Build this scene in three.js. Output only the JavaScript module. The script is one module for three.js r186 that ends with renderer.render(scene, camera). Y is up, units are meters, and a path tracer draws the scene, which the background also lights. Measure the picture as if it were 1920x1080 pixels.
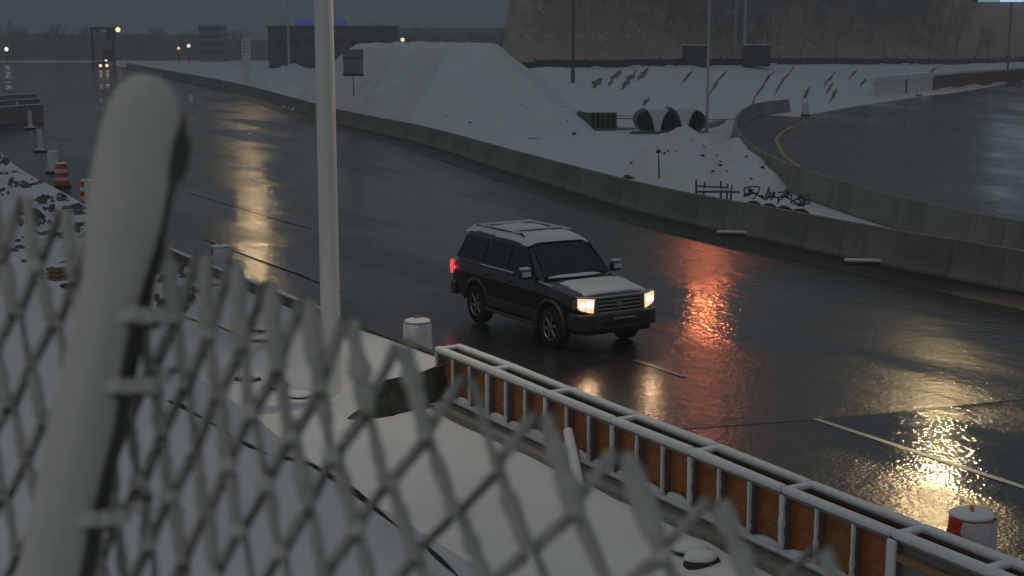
import * as THREE from 'three';
import { mergeGeometries, toCreasedNormals, mergeVertices } from 'three/addons/utils/BufferGeometryUtils.js';
import { RoundedBoxGeometry } from 'three/addons/geometries/RoundedBoxGeometry.js';
import { RectAreaLightUniformsLib } from 'three/addons/lights/RectAreaLightUniformsLib.js';
import { Brush, Evaluator, SUBTRACTION } from 'three-bvh-csg';

// ------------------------------------------------------------ camera, sky, sun, exposure
const scene = new THREE.Scene();
const camera = new THREE.PerspectiveCamera(22.62, 16 / 9, 0.1, 3000);
camera.position.set(0, 6.2, 0);
camera.rotation.x = -THREE.MathUtils.degToRad(9.876);
camera.focus = 29; camera.userData.fStop = 7.5;
scene.add(camera);

const SKY_HORIZON = [0.084, 0.099, 0.107], SKY_ZENITH = [0.142, 0.169, 0.186];
{ // overcast dusk: the standard overcast sky, brighter overhead than at the horizon
  const w = 256, h = 128, d = new Float32Array(w * h * 4);
  for (let j = 0; j < h; j++) {
    const s = Math.max(0, Math.sin(((j + 0.5) / h - 0.5) * Math.PI));
    for (let i = 0; i < w; i++) {
      const a = i / w * Math.PI * 2, n = 1 + 0.03 * Math.sin(a * 3 + s * 7) * Math.sin(s * 11 + 1);
      for (let k = 0; k < 3; k++) d[(j * w + i) * 4 + k] = (SKY_HORIZON[k] + (SKY_ZENITH[k] - SKY_HORIZON[k]) * s) * n;
      d[(j * w + i) * 4 + 3] = 1;
    }
  }
  const t = new THREE.DataTexture(d, w, h, THREE.RGBAFormat, THREE.FloatType);
  t.mapping = THREE.EquirectangularReflectionMapping; t.magFilter = THREE.LinearFilter; t.needsUpdate = true;
  scene.background = t; scene.environment = t;
}
const sun = new THREE.DirectionalLight(0xfff1e2, 0.05);
sun.position.set(-30, 80, 25); sun.target.position.set(0, 0, -40); sun.shadow.radius = 60; sun.castShadow = true;
Object.assign(sun.shadow.camera, { left: -120, right: 120, top: 120, bottom: -120, near: 1, far: 400 });
scene.add(sun, sun.target);
scene.fog = new THREE.FogExp2(0xaab4be, 0.0016);

const renderer = new THREE.WebGLRenderer({ antialias: true });
renderer.toneMapping = THREE.LinearToneMapping;
renderer.toneMappingExposure = 1;
renderer.shadowMap.enabled = true;
RectAreaLightUniformsLib.init();

// ------------------------------------------------------------ helpers
const V3 = (x, y, z) => new THREE.Vector3(x, y, z);
function rng(seed) { let a = seed >>> 0; return () => { a = (a + 0x6D2B79F5) | 0; let t = Math.imul(a ^ (a >>> 15), 1 | a); t = (t + Math.imul(t ^ (t >>> 7), 61 | t)) ^ t; return ((t ^ (t >>> 14)) >>> 0) / 4294967296; }; }
const R = rng(20241);
const rr = (a, b) => a + (b - a) * R();
const hash = (i, j, k = 0) => { let n = Math.imul(i, 374761393) + Math.imul(j, 668265263) + Math.imul(k, 1274126177); n = Math.imul(n ^ (n >>> 13), 1274126177); return ((n ^ (n >>> 16)) >>> 0) / 4294967296; };
const mod = (a, b) => ((a % b) + b) % b;
function vn(x, y, per = 0, s = 0) { // value noise, tileable when per > 0
  const i = Math.floor(x), j = Math.floor(y), f = x - i, g = y - j, u = f * f * (3 - 2 * f), v = g * g * (3 - 2 * g);
  const q = (a, b) => per ? hash(mod(a, per), mod(b, per), s) : hash(a, b, s);
  return (q(i, j) * (1 - u) + q(i + 1, j) * u) * (1 - v) + (q(i, j + 1) * (1 - u) + q(i + 1, j + 1) * u) * v;
}
function fbm(x, y, o = 4, per = 0, s = 0) { let a = 0, w = 0.5, t = 0; for (let k = 0; k < o; k++) { a += w * vn(x, y, per, s + k); t += w; w *= 0.5; x *= 2; y *= 2; per *= 2; } return a / t; }
const smooth = (a, b, x) => { const t = Math.min(1, Math.max(0, (x - a) / (b - a))); return t * t * (3 - 2 * t); };
const lerp = (a, b, t) => a + (b - a) * t;
function tex(n, fn, srgb) { // fn(u, v) -> [r,g,b] 0..1
  const d = new Uint8Array(n * n * 4);
  for (let j = 0; j < n; j++) for (let i = 0; i < n; i++) { const c = fn(i / n, j / n); const o = (j * n + i) * 4; for (let k = 0; k < 3; k++) d[o + k] = Math.max(0, Math.min(255, c[k] * 255)); d[o + 3] = 255; }
  const t = new THREE.DataTexture(d, n, n, THREE.RGBAFormat); t.wrapS = t.wrapT = THREE.RepeatWrapping; t.magFilter = THREE.LinearFilter; t.minFilter = THREE.LinearMipmapLinearFilter; t.generateMipmaps = true;
  if (srgb) t.colorSpace = THREE.SRGBColorSpace; t.needsUpdate = true; return t;
}
const rep = (t, x, y = x) => { const c = t.clone(); c.repeat.set(x, y); c.needsUpdate = true; return c; };
const used = {};
function numbered(n) { used[n] = (used[n] || 0) + 1; return used[n] === 1 ? n : `${n}_${String(used[n] - 1).padStart(3, '0')}`; }
function shade(m) { m.castShadow = m.receiveShadow = true; return m; }
function part(name, geo, mat, parent) { const m = shade(new THREE.Mesh(geo, mat)); m.name = name; parent.add(m); return m; }
function thing(name, label, category, [x, y, z] = [0, 0, 0], turn = 0, group) {
  const o = new THREE.Group(); o.name = numbered(name); o.position.set(x, y, z); o.rotation.y = turn; o.userData = { label, category }; if (group) o.userData.group = group; scene.add(o); return o;
}
function solo(name, label, category, geo, mat, group) { const m = shade(new THREE.Mesh(geo, mat)); m.name = numbered(name); m.userData = { label, category }; if (group) m.userData.group = group; scene.add(m); return m; }
function setting(name, geo, mat) { const m = shade(new THREE.Mesh(geo, mat)); m.name = numbered(name); m.userData.kind = 'structure'; scene.add(m); return m; }
function copyOf(root, label, [x, y, z], turn = 0, sc = 1) { const c = root.clone(); c.name = numbered(root.name.replace(/_\d{3}$/, '')); c.userData = { ...root.userData, label }; c.position.set(x, y, z); c.rotation.y = turn; c.scale.setScalar(sc); scene.add(c); return c; }
function norm(g) { let q = g.index ? g.toNonIndexed() : g; if (!q.attributes.normal) q.computeVertexNormals(); if (!q.attributes.uv) q.setAttribute('uv', new THREE.BufferAttribute(new Float32Array(q.attributes.position.count * 2), 2)); for (const k of Object.keys(q.attributes)) if (!['position', 'normal', 'uv'].includes(k)) q.deleteAttribute(k); return q; }
const join = (...gs) => mergeGeometries(gs.flat().map(norm));
function bx(w, h, d, x = 0, y = 0, z = 0, r = 0.012) { const g = new RoundedBoxGeometry(w, h, d, 1, Math.min(r, w * 0.45, h * 0.45, d * 0.45)); g.translate(x, y, z); return g; }
function cyl(r0, r1, h, x = 0, y = 0, z = 0, n = 16, open = false) { const g = new THREE.CylinderGeometry(r1, r0, h, n, 1, open); g.translate(x, y + h / 2, z); return g; }
function bar(a, b, r0, r1 = r0, n = 6) { // tapered rod between two points
  const d = b.clone().sub(a), L = d.length(), g = new THREE.CylinderGeometry(r1, r0, L, n, 1); g.translate(0, L / 2, 0);
  g.applyQuaternion(new THREE.Quaternion().setFromUnitVectors(V3(0, 1, 0), d.normalize())); g.translate(a.x, a.y, a.z); return g;
}
function tube(pts, r, n = 6, seg = 0) { return new THREE.TubeGeometry(new THREE.CatmullRomCurve3(pts, false, 'centripetal'), seg || pts.length * 4, r, n, false); }
function geoFrom(pos, idx, uv) { const g = new THREE.BufferGeometry(); g.setAttribute('position', new THREE.Float32BufferAttribute(pos, 3)); if (uv) g.setAttribute('uv', new THREE.Float32BufferAttribute(uv, 2)); g.setIndex(idx); g.computeVertexNormals(); return g; }
function resample(pts, step) { const c = new THREE.CatmullRomCurve3(pts.map(([x, z]) => V3(x, 0, z)), false, 'centripetal'); const n = Math.max(2, Math.round(c.getLength() / step)); return c.getSpacedPoints(n).map(p => [p.x, p.z]); }
function side(path, i) { const a = path[Math.max(0, i - 1)], b = path[Math.min(path.length - 1, i + 1)]; let dx = b[0] - a[0], dz = b[1] - a[1]; const l = Math.hypot(dx, dz); return [-dz / l, dx / l]; } // to the right of travel seen from above
function sweep(profile, path, y0 = 0) { // closed profile [[across, up]...] swept along a ground path, with end caps
  const pos = [], idx = [], uv = [], n = profile.length; let L = 0;
  for (let i = 0; i < path.length; i++) {
    const [sx, sz] = side(path, i); if (i) L += Math.hypot(path[i][0] - path[i - 1][0], path[i][1] - path[i - 1][1]);
    let v = 0; for (let k = 0; k <= n; k++) { const [u, y] = profile[k % n]; if (k) v += Math.hypot(u - profile[k - 1][0], y - profile[k - 1][1]); pos.push(path[i][0] + sx * u, y0 + y, path[i][1] + sz * u); uv.push(L, v); }
  }
  const m = n + 1;
  for (let i = 0; i < path.length - 1; i++) for (let k = 0; k < n; k++) { const a = i * m + k, b = a + 1, c = a + m, d = c + 1; idx.push(a, b, c, b, d, c); }
  const cap = (i, f) => { const o = pos.length / 3; for (let k = 0; k < n; k++) { pos.push(...pos.slice((i * m + k) * 3, (i * m + k) * 3 + 3)); uv.push(profile[k][0], profile[k][1]); } const tr = THREE.ShapeUtils.triangulateShape(profile.map(p => new THREE.Vector2(p[0], p[1])), []); for (const t of tr) f ? idx.push(o + t[0], o + t[2], o + t[1]) : idx.push(o + t[0], o + t[1], o + t[2]); };
  cap(0, true); cap(path.length - 1, false);
  return toCreasedNormals(geoFrom(pos, idx, uv), 0.45);
}
function field(x0, x1, z0, z1, nx, nz, h, s = 1) { // height field, uv in metres
  const pos = [], idx = [], uv = [];
  for (let j = 0; j <= nz; j++) for (let i = 0; i <= nx; i++) { const x = lerp(x0, x1, i / nx), z = lerp(z0, z1, j / nz); const p = h(x, z); pos.push(x, p, z); uv.push(x * s, z * s); }
  for (let j = 0; j < nz; j++) for (let i = 0; i < nx; i++) { const a = j * (nx + 1) + i, b = a + 1, c = a + nx + 1, d = c + 1; idx.push(a, c, b, b, c, d); }
  return geoFrom(pos, idx, uv);
}
function sheet(poly, y, turn = 0) { // flat polygon on the ground, uv in metres turned by an angle
  const tr = THREE.ShapeUtils.triangulateShape(poly.map(p => new THREE.Vector2(p[0], p[1])), []), pos = [], uv = [], c = Math.cos(turn), s = Math.sin(turn);
  for (const [x, z] of poly) { pos.push(x, y, z); uv.push(x * c - z * s, x * s + z * c); }
  const idx = []; for (const [a, b, d] of tr) { const A = poly[a], B = poly[b], D = poly[d]; ((B[0] - A[0]) * (D[1] - A[1]) - (B[1] - A[1]) * (D[0] - A[0]) > 0) ? idx.push(a, d, b) : idx.push(a, b, d); }
  return geoFrom(pos, idx, uv);
}
function ribbon(path, w, y) { const pos = [], idx = [], uv = []; let L = 0; path.forEach((p, i) => { const [sx, sz] = side(path, i); if (i) L += Math.hypot(p[0] - path[i - 1][0], p[1] - path[i - 1][1]); const ww = typeof w === 'function' ? w(i) : w; pos.push(p[0] - sx * ww / 2, y, p[1] - sz * ww / 2, p[0] + sx * ww / 2, y, p[1] + sz * ww / 2); uv.push(0, L, ww, L); if (i) { const a = i * 2 - 2; idx.push(a, a + 2, a + 1, a + 1, a + 2, a + 3); } }); return geoFrom(pos, idx, uv); }
function lump(r, sx, sy, sz, seed, det = 2, rough = 0.3) { // uneven stone, clod or heap of snow, resting on y = 0
  const g = mergeVertices(new THREE.IcosahedronGeometry(r, det).deleteAttribute('uv').deleteAttribute('normal')), p = g.attributes.position;
  for (let i = 0; i < p.count; i++) { const x = p.getX(i) / r, y = p.getY(i) / r, z = p.getZ(i) / r; const n = 1 + rough * ((fbm(x * 1.7 + seed + 20, y * 1.7 + 31, 3, 0, 1) + fbm(y * 1.7 + 40, z * 1.7 + seed + 25, 3, 0, 2) + fbm(z * 1.7 + 50, x * 1.7 + seed + 35, 3, 0, 3)) / 1.5 - 1); p.setXYZ(i, x * r * n * sx, Math.max(-0.25 * sy * r, y * r * n * sy), z * r * n * sz); }
  g.computeVertexNormals(); return g;
}

// ------------------------------------------------------------ materials
const T = {
  grain: tex(512, (u, v) => { const a = tile2(u, v, 80, 80, 3, 3), b = tile2(u, v, 36, 36, 1, 9); const c = a * 0.75 + b * 0.25; return [c, c, c]; }),
  waves: (() => { // large, shallow unevenness of the wet surface, as a normal map
    const n = 512, H = new Float32Array(n * n);
    for (let j = 0; j < n; j++) for (let i = 0; i < n; i++) { H[j * n + i] = tileF(i / n, j / n); }
    function tileF(u, v) { let a = 0, w = 0.5, fx = 20, fy = 12; for (let k = 0; k < 4; k++) { const i = Math.floor(u * fx), j = Math.floor(v * fy), f = u * fx - i, g = v * fy - j, s = f * f * (3 - 2 * f), t = g * g * (3 - 2 * g), q = (p, r) => hash(mod(p, fx), mod(r, fy), 70 + k); a += w * ((q(i, j) * (1 - s) + q(i + 1, j) * s) * (1 - t) + (q(i, j + 1) * (1 - s) + q(i + 1, j + 1) * s) * t); w *= 0.5; fx *= 2; fy *= 2; } return a; }
    return tex(n, (u, v) => { const i = Math.round(u * n) % n, j = Math.round(v * n) % n; const dx = H[j * n + (i + 1) % n] - H[j * n + (i + n - 1) % n], dy = H[((j + 1) % n) * n + i] - H[((j + n - 1) % n) * n + i]; const k = 0.2; return [0.5 - dx * k, 0.5 - dy * k, 1]; });
  })(),
  wet: tex(1024, (u, v) => { // how wet: pools and drier wheel tracks
    const w = tile2(u, v, 14, 5, 5, 50), f = tile2(u, v, 90, 60, 3, 60); const p = smooth(0.40, 0.62, w); const r = lerp(0.085, 0.27, p) + (f - 0.5) * 0.07; return [0, r, 0]; }),
  asphalt: tex(1024, (u, v) => { const a = tile2(u, v, 10, 5, 5, 80), b = tile2(u, v, 240, 240, 2, 90); const c = 0.5 + (a - 0.5) * 0.35 + (b - 0.5) * 0.35; return [c, c * 1.0, c * 0.99]; }),
  snow: tex(512, (u, v) => { const c = tile2(u, v, 12, 12, 6, 100); return [c, c, c]; }),
  snowTone: tex(512, (u, v) => { const c = 0.93 + (tile2(u, v, 9, 9, 5, 110) - 0.5) * 0.12; return [c, c, c]; }),
  concrete: tex(1024, (u, v) => { const a = tile2(u, v, 6, 6, 5, 120), b = tile2(u, v, 60, 4, 3, 130), c = tile2(u, v, 200, 200, 2, 140); const k = 0.72 + (a - 0.5) * 0.5 + (smooth(0.6, 0.85, b)) * -0.22 + (c - 0.5) * 0.14; return [k, k * 0.985, k * 0.95]; }),
  ply: tex(512, (u, v) => { const a = tile2(u, v, 3, 40, 4, 150), b = tile2(u, v, 7, 7, 4, 160), c = tile2(u, v, 40, 40, 2, 165); const k = 0.75 + (a - 0.5) * 0.35 + (b - 0.5) * 0.6 - smooth(0.62, 0.8, c) * 0.25; return [k, k * 0.97, k * 0.92]; }),
  soil: tex(512, (u, v) => { const c = 0.6 + (tile2(u, v, 30, 30, 4, 170) - 0.5) * 0.9; return [c, c, c]; }),
  litter: tex(1024, (u, v) => { const a = tile2(u, v, 30, 30, 5, 180), b = tile2(u, v, 8, 8, 4, 190); const s = smooth(0.56, 0.7, a * 0.7 + b * 0.3); return [lerp(0.69, 0.80, s), lerp(0.62, 0.735, s), lerp(0.585, 0.70, s)]; }, true),
};
function tile2(u, v, fx, fy, o, s) { let a = 0, w = 0.5, t = 0; for (let k = 0; k < o; k++) { const x = u * fx, y = v * fy, i = Math.floor(x), j = Math.floor(y), f = x - i, g = y - j, p = f * f * (3 - 2 * f), r = g * g * (3 - 2 * g), q = (m, n) => hash(mod(m, fx), mod(n, fy), s + k); a += w * ((q(i, j) * (1 - p) + q(i + 1, j) * p) * (1 - r) + (q(i, j + 1) * (1 - p) + q(i + 1, j + 1) * p) * r); t += w; w *= 0.5; fx *= 2; fy *= 2; } return a / t; }
const lin = (r, g, b) => new THREE.Color().setRGB(r, g, b);
const std = (c, rough, o = {}) => new THREE.MeshStandardMaterial({ color: c, roughness: rough, metalness: 0, ...o });
const phy = (c, rough, o = {}) => new THREE.MeshPhysicalMaterial({ color: c, roughness: rough, metalness: 0, ...o });
const M = {
  road: phy(lin(0.072, 0.068, 0.063), 1, { map: rep(T.asphalt, 1 / 36), roughnessMap: rep(T.wet, 1 / 40, 1 / 46), normalMap: rep(T.waves, 1 / 6.3, 1 / 5.1), normalScale: new THREE.Vector2(1, 1), bumpMap: rep(T.grain, 1 / 4.3), bumpScale: 0.0065 }),
  newRoad: phy(lin(0.055, 0.057, 0.06), 1, { map: rep(T.asphalt, 1 / 29), roughnessMap: rep(T.wet, 1 / 33, 1 / 19), normalMap: rep(T.waves, 1 / 5.3, 1 / 4.7), bumpMap: rep(T.grain, 1 / 3.9), bumpScale: 0.0066 }),
  snow: std(lin(0.80, 0.815, 0.84), 0.9, { map: rep(T.snowTone, 1 / 9), bumpMap: rep(T.snow, 1 / 2.3), bumpScale: 0.03 }),
  snowFine: std(lin(0.82, 0.83, 0.85), 0.9, { bumpMap: rep(T.snow, 1), bumpScale: 0.006 }),
  slushShade: std(lin(0.20, 0.195, 0.19), 0.55, { map: rep(T.soil, 1 / 3), bumpMap: rep(T.grain, 1 / 2), bumpScale: 0.03 }),
  soil: std(lin(0.105, 0.09, 0.072), 0.9, { map: rep(T.soil, 1 / 1.5), bumpMap: rep(T.grain, 1), bumpScale: 0.03 }),
  rime: std(lin(0.69, 0.675, 0.62), 0.9, { bumpMap: rep(T.snow, 1), bumpScale: 0.006 }),
  bigPole: std(lin(0.80, 0.785, 0.74), 0.5, { metalness: 0.05 }),
  gully: std(lin(0.19, 0.185, 0.175), 0.8, { map: rep(T.soil, 1 / 2) }),
  verge: std(lin(0.26, 0.235, 0.205), 0.85, { map: rep(T.soil, 1) }),
  hoard: std(lin(0.30, 0.245, 0.21), 0.85),
  concrete: std(lin(0.33, 0.32, 0.295), 0.75, { map: rep(T.concrete, 1 / 7), bumpMap: rep(T.grain, 1 / 1.2), bumpScale: 0.006 }),
  darkConcrete: std(lin(0.15, 0.135, 0.105), 0.7, { map: rep(T.concrete, 1 / 5), bumpMap: rep(T.grain, 1 / 1.2), bumpScale: 0.006 }),
  ply: std(lin(0.46, 0.155, 0.03), 0.55, { map: rep(T.ply, 1 / 1.4), bumpMap: rep(T.grain, 1), bumpScale: 0.002 }),
  plyB: std(lin(0.42, 0.165, 0.03), 0.55, { map: rep(T.ply, 1 / 1.1), bumpMap: rep(T.grain, 1), bumpScale: 0.002 }),
  lumber: std(lin(0.42, 0.27, 0.12), 0.75, { map: rep(T.ply, 1) }),
  steel: std(lin(0.22, 0.21, 0.20), 0.5, { metalness: 0.5 }),
  rust: std(lin(0.16, 0.10, 0.07), 0.7, { metalness: 0.2 }),
  galv: std(lin(0.36, 0.37, 0.38), 0.5, { metalness: 0.55, bumpMap: rep(T.grain, 2), bumpScale: 0.0006 }),
  wire: std(lin(0.13, 0.13, 0.12), 0.5, { metalness: 0.5 }),
  poleGrey: std(lin(0.56, 0.56, 0.55), 0.5, { metalness: 0.15 }),
  poleDark: std(lin(0.10, 0.10, 0.105), 0.5, { metalness: 0.4 }),
  white: std(lin(0.75, 0.75, 0.74), 0.6),
  lane: std(lin(0.44, 0.44, 0.42), 0.35, { roughnessMap: null, bumpMap: rep(T.grain, 1 / 2), bumpScale: 0.003 }),
  yellow: std(lin(0.50, 0.30, 0.05), 0.4),
  orange: std(lin(0.80, 0.085, 0.02), 0.45),
  rubber: std(lin(0.02, 0.02, 0.02), 0.8),
  black: std(lin(0.012, 0.012, 0.013), 0.5),
  paint: phy(lin(0.010, 0.008, 0.008), 0.35, { metalness: 0.1, clearcoat: 1, clearcoatRoughness: 0.08 }),
  tan: phy(lin(0.085, 0.064, 0.042), 0.45, { metalness: 0.3, clearcoat: 0.5, clearcoatRoughness: 0.25 }),
  glass: phy(lin(0.008, 0.011, 0.011), 0.06, { specularIntensity: 1 }),
  chrome: std(lin(0.55, 0.54, 0.52), 0.25, { metalness: 0.9 }),
  brown: std(lin(0.115, 0.092, 0.085), 0.9),
  rail: std(lin(0.055, 0.058, 0.06), 0.7),
  hill: std(lin(1.0, 0.93, 0.89), 1, { map: rep(T.litter, 1 / 26), bumpMap: rep(T.snow, 1 / 6), bumpScale: 0.4 }),
  farHill: std(lin(0.20, 0.195, 0.19), 1),
  bark: std(lin(0.42, 0.36, 0.335), 0.95, {}),
  twigSnow: std(lin(0.5, 0.47, 0.46), 0.95),
  building: std(lin(0.12, 0.11, 0.11), 0.9), pale: std(lin(0.30, 0.27, 0.28), 0.8), pane: phy(lin(0.03, 0.035, 0.04), 0.1),
};
const glow = (c, k) => new THREE.MeshStandardMaterial({ color: 0x111111, emissive: c, emissiveIntensity: k, roughness: 0.4 });

// ------------------------------------------------------------ ground, roads
const RD = [0.50, 0.866];                     // direction of travel on the main road near the camera
const A0 = [-1.1, -24.3];                     // where the formwork starts
const ALONG = (x, z) => (x - A0[0]) * RD[0] + (z - A0[1]) * RD[1];
const AWAY = (x, z) => -(x - A0[0]) * RD[1] + (z - A0[1]) * RD[0];   // distance from the formwork line towards the camera
const atLine = (p, q) => [A0[0] + RD[0] * p - RD[1] * q, A0[1] + RD[1] * p + RD[0] * q];

setting('snow_ground', (() => { const g = new THREE.PlaneGeometry(1300, 1000, 1, 1); g.rotateX(-Math.PI / 2); const p = g.attributes.position, uv = g.attributes.uv; for (let i = 0; i < p.count; i++) uv.setXY(i, p.getX(i), p.getZ(i)); g.translate(0, -0.03, -300); return g; })(), M.snow);

const wallLine = [[-0.95, -24.3], [-2.6, -26.9], [-5.4, -31.6], [-9.3, -38.2], [-12.9, -46], [-16.6, -53.6], [-21.8, -64], [-27.6, -77.3], [-41, -110], [-92, -214], [-165, -360]];
const rightLine = [[24, -8], [17.5, -24], [12.75, -35.1], [10.71, -38.8], [8.45, -43.6], [5.3, -50.5], [0.97, -64.4], [-5.3, -86], [-12.4, -105.2], [-30.6, -164], [-59.5, -245], [-79.5, -301], [-104, -365]];
const leftRoad = [[9.2, -4], [5.1, -13.6], ...wallLine.map(([x, z]) => [x + 0.15, z])];
setting('road', sheet([...resample(leftRoad, 3), ...resample(rightLine, 3).reverse()], 0.0, 0.5236), M.road);
// newer surface course in front of a cross joint
setting('road_patch', sheet([[2.62, -22.35], [3.7, -22.62], [5.2, -23.0], [7.0, -23.6], [9.2, -24.45], [12.5, -25.6], [17, -27], [22, -10], [9.2, -4.4], [5.4, -13.4]], 0.006, 0.5236), M.newRoad);
// lane markings
for (const [a, b] of [[[5.0, -22.98], [7.25, -19.15]], [[2.39, -27.38], [3.2, -26.0]]]) setting('lane_marking', ribbon([a, [(a[0] + b[0]) / 2, (a[1] + b[1]) / 2], b], 0.12, 0.014), a[0] > 4 ? M.lane : std(lin(0.21, 0.205, 0.195), 0.35));
setting('edge_line', ribbon(resample([[-6.9, -36.5], [-14.0, -50.5], [-20, -66], [-25, -79], [-36, -108]], 3), 0.12, 0.008), std(lin(0.16, 0.17, 0.13), 0.4));
// pavement seams, a few centimetres of open joint
setting('pavement_joint', ribbon([[-13.2, -58.2], [-10.4, -53.4], [-8.2, -49.5], [-6.6, -46.9]], i => 0.04 + 0.05 * hash(i, 5), 0.008), std(lin(0.012, 0.012, 0.012), 0.9));
setting('pavement_joint', ribbon([[-9.6, -44.4], [-7.2, -40.2], [-5.6, -37.6], [-4.2, -34.9]], i => 0.05 + 0.05 * hash(i, 6), 0.008), std(lin(0.012, 0.012, 0.012), 0.9));
setting('pavement_joint', ribbon([[2.5, -22.3], [3.6, -22.6], [5.0, -22.95], [6.6, -23.5], [9.2, -24.4]], i => 0.02 + 0.015 * (i % 2), 0.012), std(lin(0.02, 0.02, 0.02), 0.8));

// ramp on the right
const rampBar = [[23.4, -122.9], [20.4, -117.8], [17.3, -107.6], [14.5, -93.5], [13.05, -84.2], [11.95, -73.2], [11.5, -66.4], [11.62, -58.6], [12.2, -51.7], [12.95, -46.8], [13.75, -43.3], [15.4, -39], [19, -31], [26, -14]];
const rampFar = [[21.2, -111.5], [26, -121.5], [31, -131.6], [40.5, -149], [52, -168], [75.5, -214], [92, -246]];
setting('ramp_road', sheet([...resample(rampBar.slice(1), 3), [60, -14], [90, -60], [140, -230], ...resample(rampFar, 4).reverse(), [22, -113.5]], 0.004, 0.2), M.road);
setting('ramp_gutter', sheet([...resample(rampBar.slice(1, 10), 3), ...resample([[24, -111.5], [21, -106], [17.6, -96], [15.3, -85.8], [14.1, -77.4], [13.5, -68], [13.6, -60], [14.2, -52], [14.6, -46]].reverse(), 3)], 0.010, 0.2), std(lin(0.075, 0.068, 0.055), 0.35, { map: rep(T.asphalt, 1 / 20), bumpMap: rep(T.grain, 1 / 2), bumpScale: 0.006 }));
setting('yellow_edge_line', ribbon(resample([[25.5, -113.4], [23.6, -111.6], [19.3, -100.4], [16.4, -89.5], [15.3, -82.5], [14.4, -76], [14.0, -70]], 2), 0.22, 0.016), M.yellow);

// near bank under the fence, falling to the formwork
const bankY = (x, z) => { const q = AWAY(x, z), p = ALONG(x, z); let y = 4.45 * smooth(3.6, 9.7, q + 0.5 * (fbm(x * 0.35, z * 0.35, 3, 0, 5) - 0.5)); y += (fbm(x * 0.8 + 9, z * 0.8, 4, 0, 8) - 0.5) * 0.22 * smooth(0.2, 1.2, q) + (fbm(x * 2.4, z * 2.4, 4, 0, 12) - 0.5) * 0.11; return y * smooth(-0.1, 0.6, q); };
setting('snow_bank', (() => { const pos = [], idx = [], uv = [], np = 260, nq = 110; for (let j = 0; j <= nq; j++) for (let i = 0; i <= np; i++) { const p = lerp(-58, 46, i / np), q = j <= 80 ? lerp(0.15, 11.5, j / 80) : lerp(11.5, 60, (j - 80) / 30); const [x, z] = atLine(p, q + (p < -2 ? 0.035 * Math.max(0, -p - 2) * 0 : 0)); pos.push(x, bankY(x, z), z); uv.push(x, z); } for (let j = 0; j < nq; j++) for (let i = 0; i < np; i++) { const a = j * (np + 1) + i, b = a + 1, c = a + np + 1, d = c + 1; idx.push(a, b, c, b, d, c); } return geoFrom(pos, idx, uv); })(), M.snow);

// embankment behind the work area, its crest carrying a rail
const toeZ = x => -126 - Math.max(0, x - 26) * 1.85, crestZ = x => Math.min(-150 - Math.max(0, x - 4) * 1.06, toeZ(x) - 7), crestY = x => 3.3 - Math.max(0, x - 4) * 0.0158;
const embY = (x, z) => { const c = crestZ(x), t = toeZ(x), k = smooth(t, c, z * 1); const d = (t - z) / (t - c); return crestY(x) * Math.min(1, Math.max(0, d)) * smooth(-16, 4, x) + (fbm(x * 0.25, z * 0.25, 3, 0, 14) - 0.5) * 0.45 * smooth(0, 0.3, d) * smooth(-14, 0, x) - 0.045; };
setting('embankment', field(-15, 130, -320, -100, 145, 200, (x, z) => z > toeZ(x) + 3 ? -0.4 : embY(x, z)), M.snow);
// erosion gullies down the embankment, dark wet soil; wider left streaks paint soft shadows
{
  const spots = [[1400, .05, .85], [1432, .25, .95], [1492, .1, .4], [1518, .35, .75], [1532, .2, .45], [1548, .05, .3], [1556, .5, .8], [1590, .3, .5], [1700, .5, .95], [1200, .05, .3], [1245, .5, .9], [1085, .45, .7], [1110, .5, .95], [1140, .4, .9], [1310, .2, .9], [1160, .6, .95]]; // bearing of each streak and how far up the slope it runs
  for (const [bx_, d1, d0] of spots) {
    const x = bx_ / 40, n = 9, path = []; for (let k = 0; k <= n; k++) { const d = lerp(d0, d1, k / n), s0 = (bx_ - 960) / 2700 + 0.021 * d + (hash(k, bx_) - 0.5) * 0.0012; let xx = s0 * 140, zz = -140; for (let j = 0; j < 8; j++) { zz = lerp(toeZ(xx), crestZ(xx), d); xx = -zz * s0; } path.push([xx, zz]); }
    const pos = [], idx = [], uv = []; path.forEach((p, i) => { const w = 0.17 * (0.25 + hash(i, x * 7 | 0) * (bx_ < 1180 ? 2.6 : 1.0)) * Math.sin((i + 0.3) / (n + 0.6) * Math.PI); for (const s of [-1, 1]) { const xx = p[0] + s * w; pos.push(xx, embY(xx, p[1]) + 0.07, p[1]); uv.push(xx, p[1]); } if (i) { const a = 2 * i - 2; idx.push(a, a + 2, a + 1, a + 1, a + 2, a + 3); } });
    setting('gully_and_shade_streak', geoFrom(pos, idx, uv), bx_ < 1180 ? M.slushShade : M.gully);
  }
}
// bare, tracked ground between the snow piles
for (const [pts, w, m] of [[[[0.5, -93], [3.6, -97.5], [6.5, -99.3], [9, -100.5]], 3.0, 'slushShade'], [[[1, -90], [3.2, -92.6], [5.5, -94.6]], 1.1, 'slushShade'], [[[6.2, -114], [9.5, -112], [13, -110], [18, -112]], 0.9, 'soil'], [[[7.0, -118], [8.5, -116.5], [10.5, -115.8]], 0.8, 'soil'], [[[5.0, -64.0], [6.0, -66.4], [7.2, -68.6]], 1.0, 'soil'], [[[13.5, -100], [14.6, -105], [16, -110]], 1.5, 'slushShade']]) {
  const path = resample(pts, 0.4); setting('bare_track', ribbon(path, i => w * (0.35 + 0.9 * hash(i, w * 100 | 0)) * Math.sqrt(Math.sin((i + 0.5) / path.length * Math.PI)), 0.004), M[m]);
}
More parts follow.
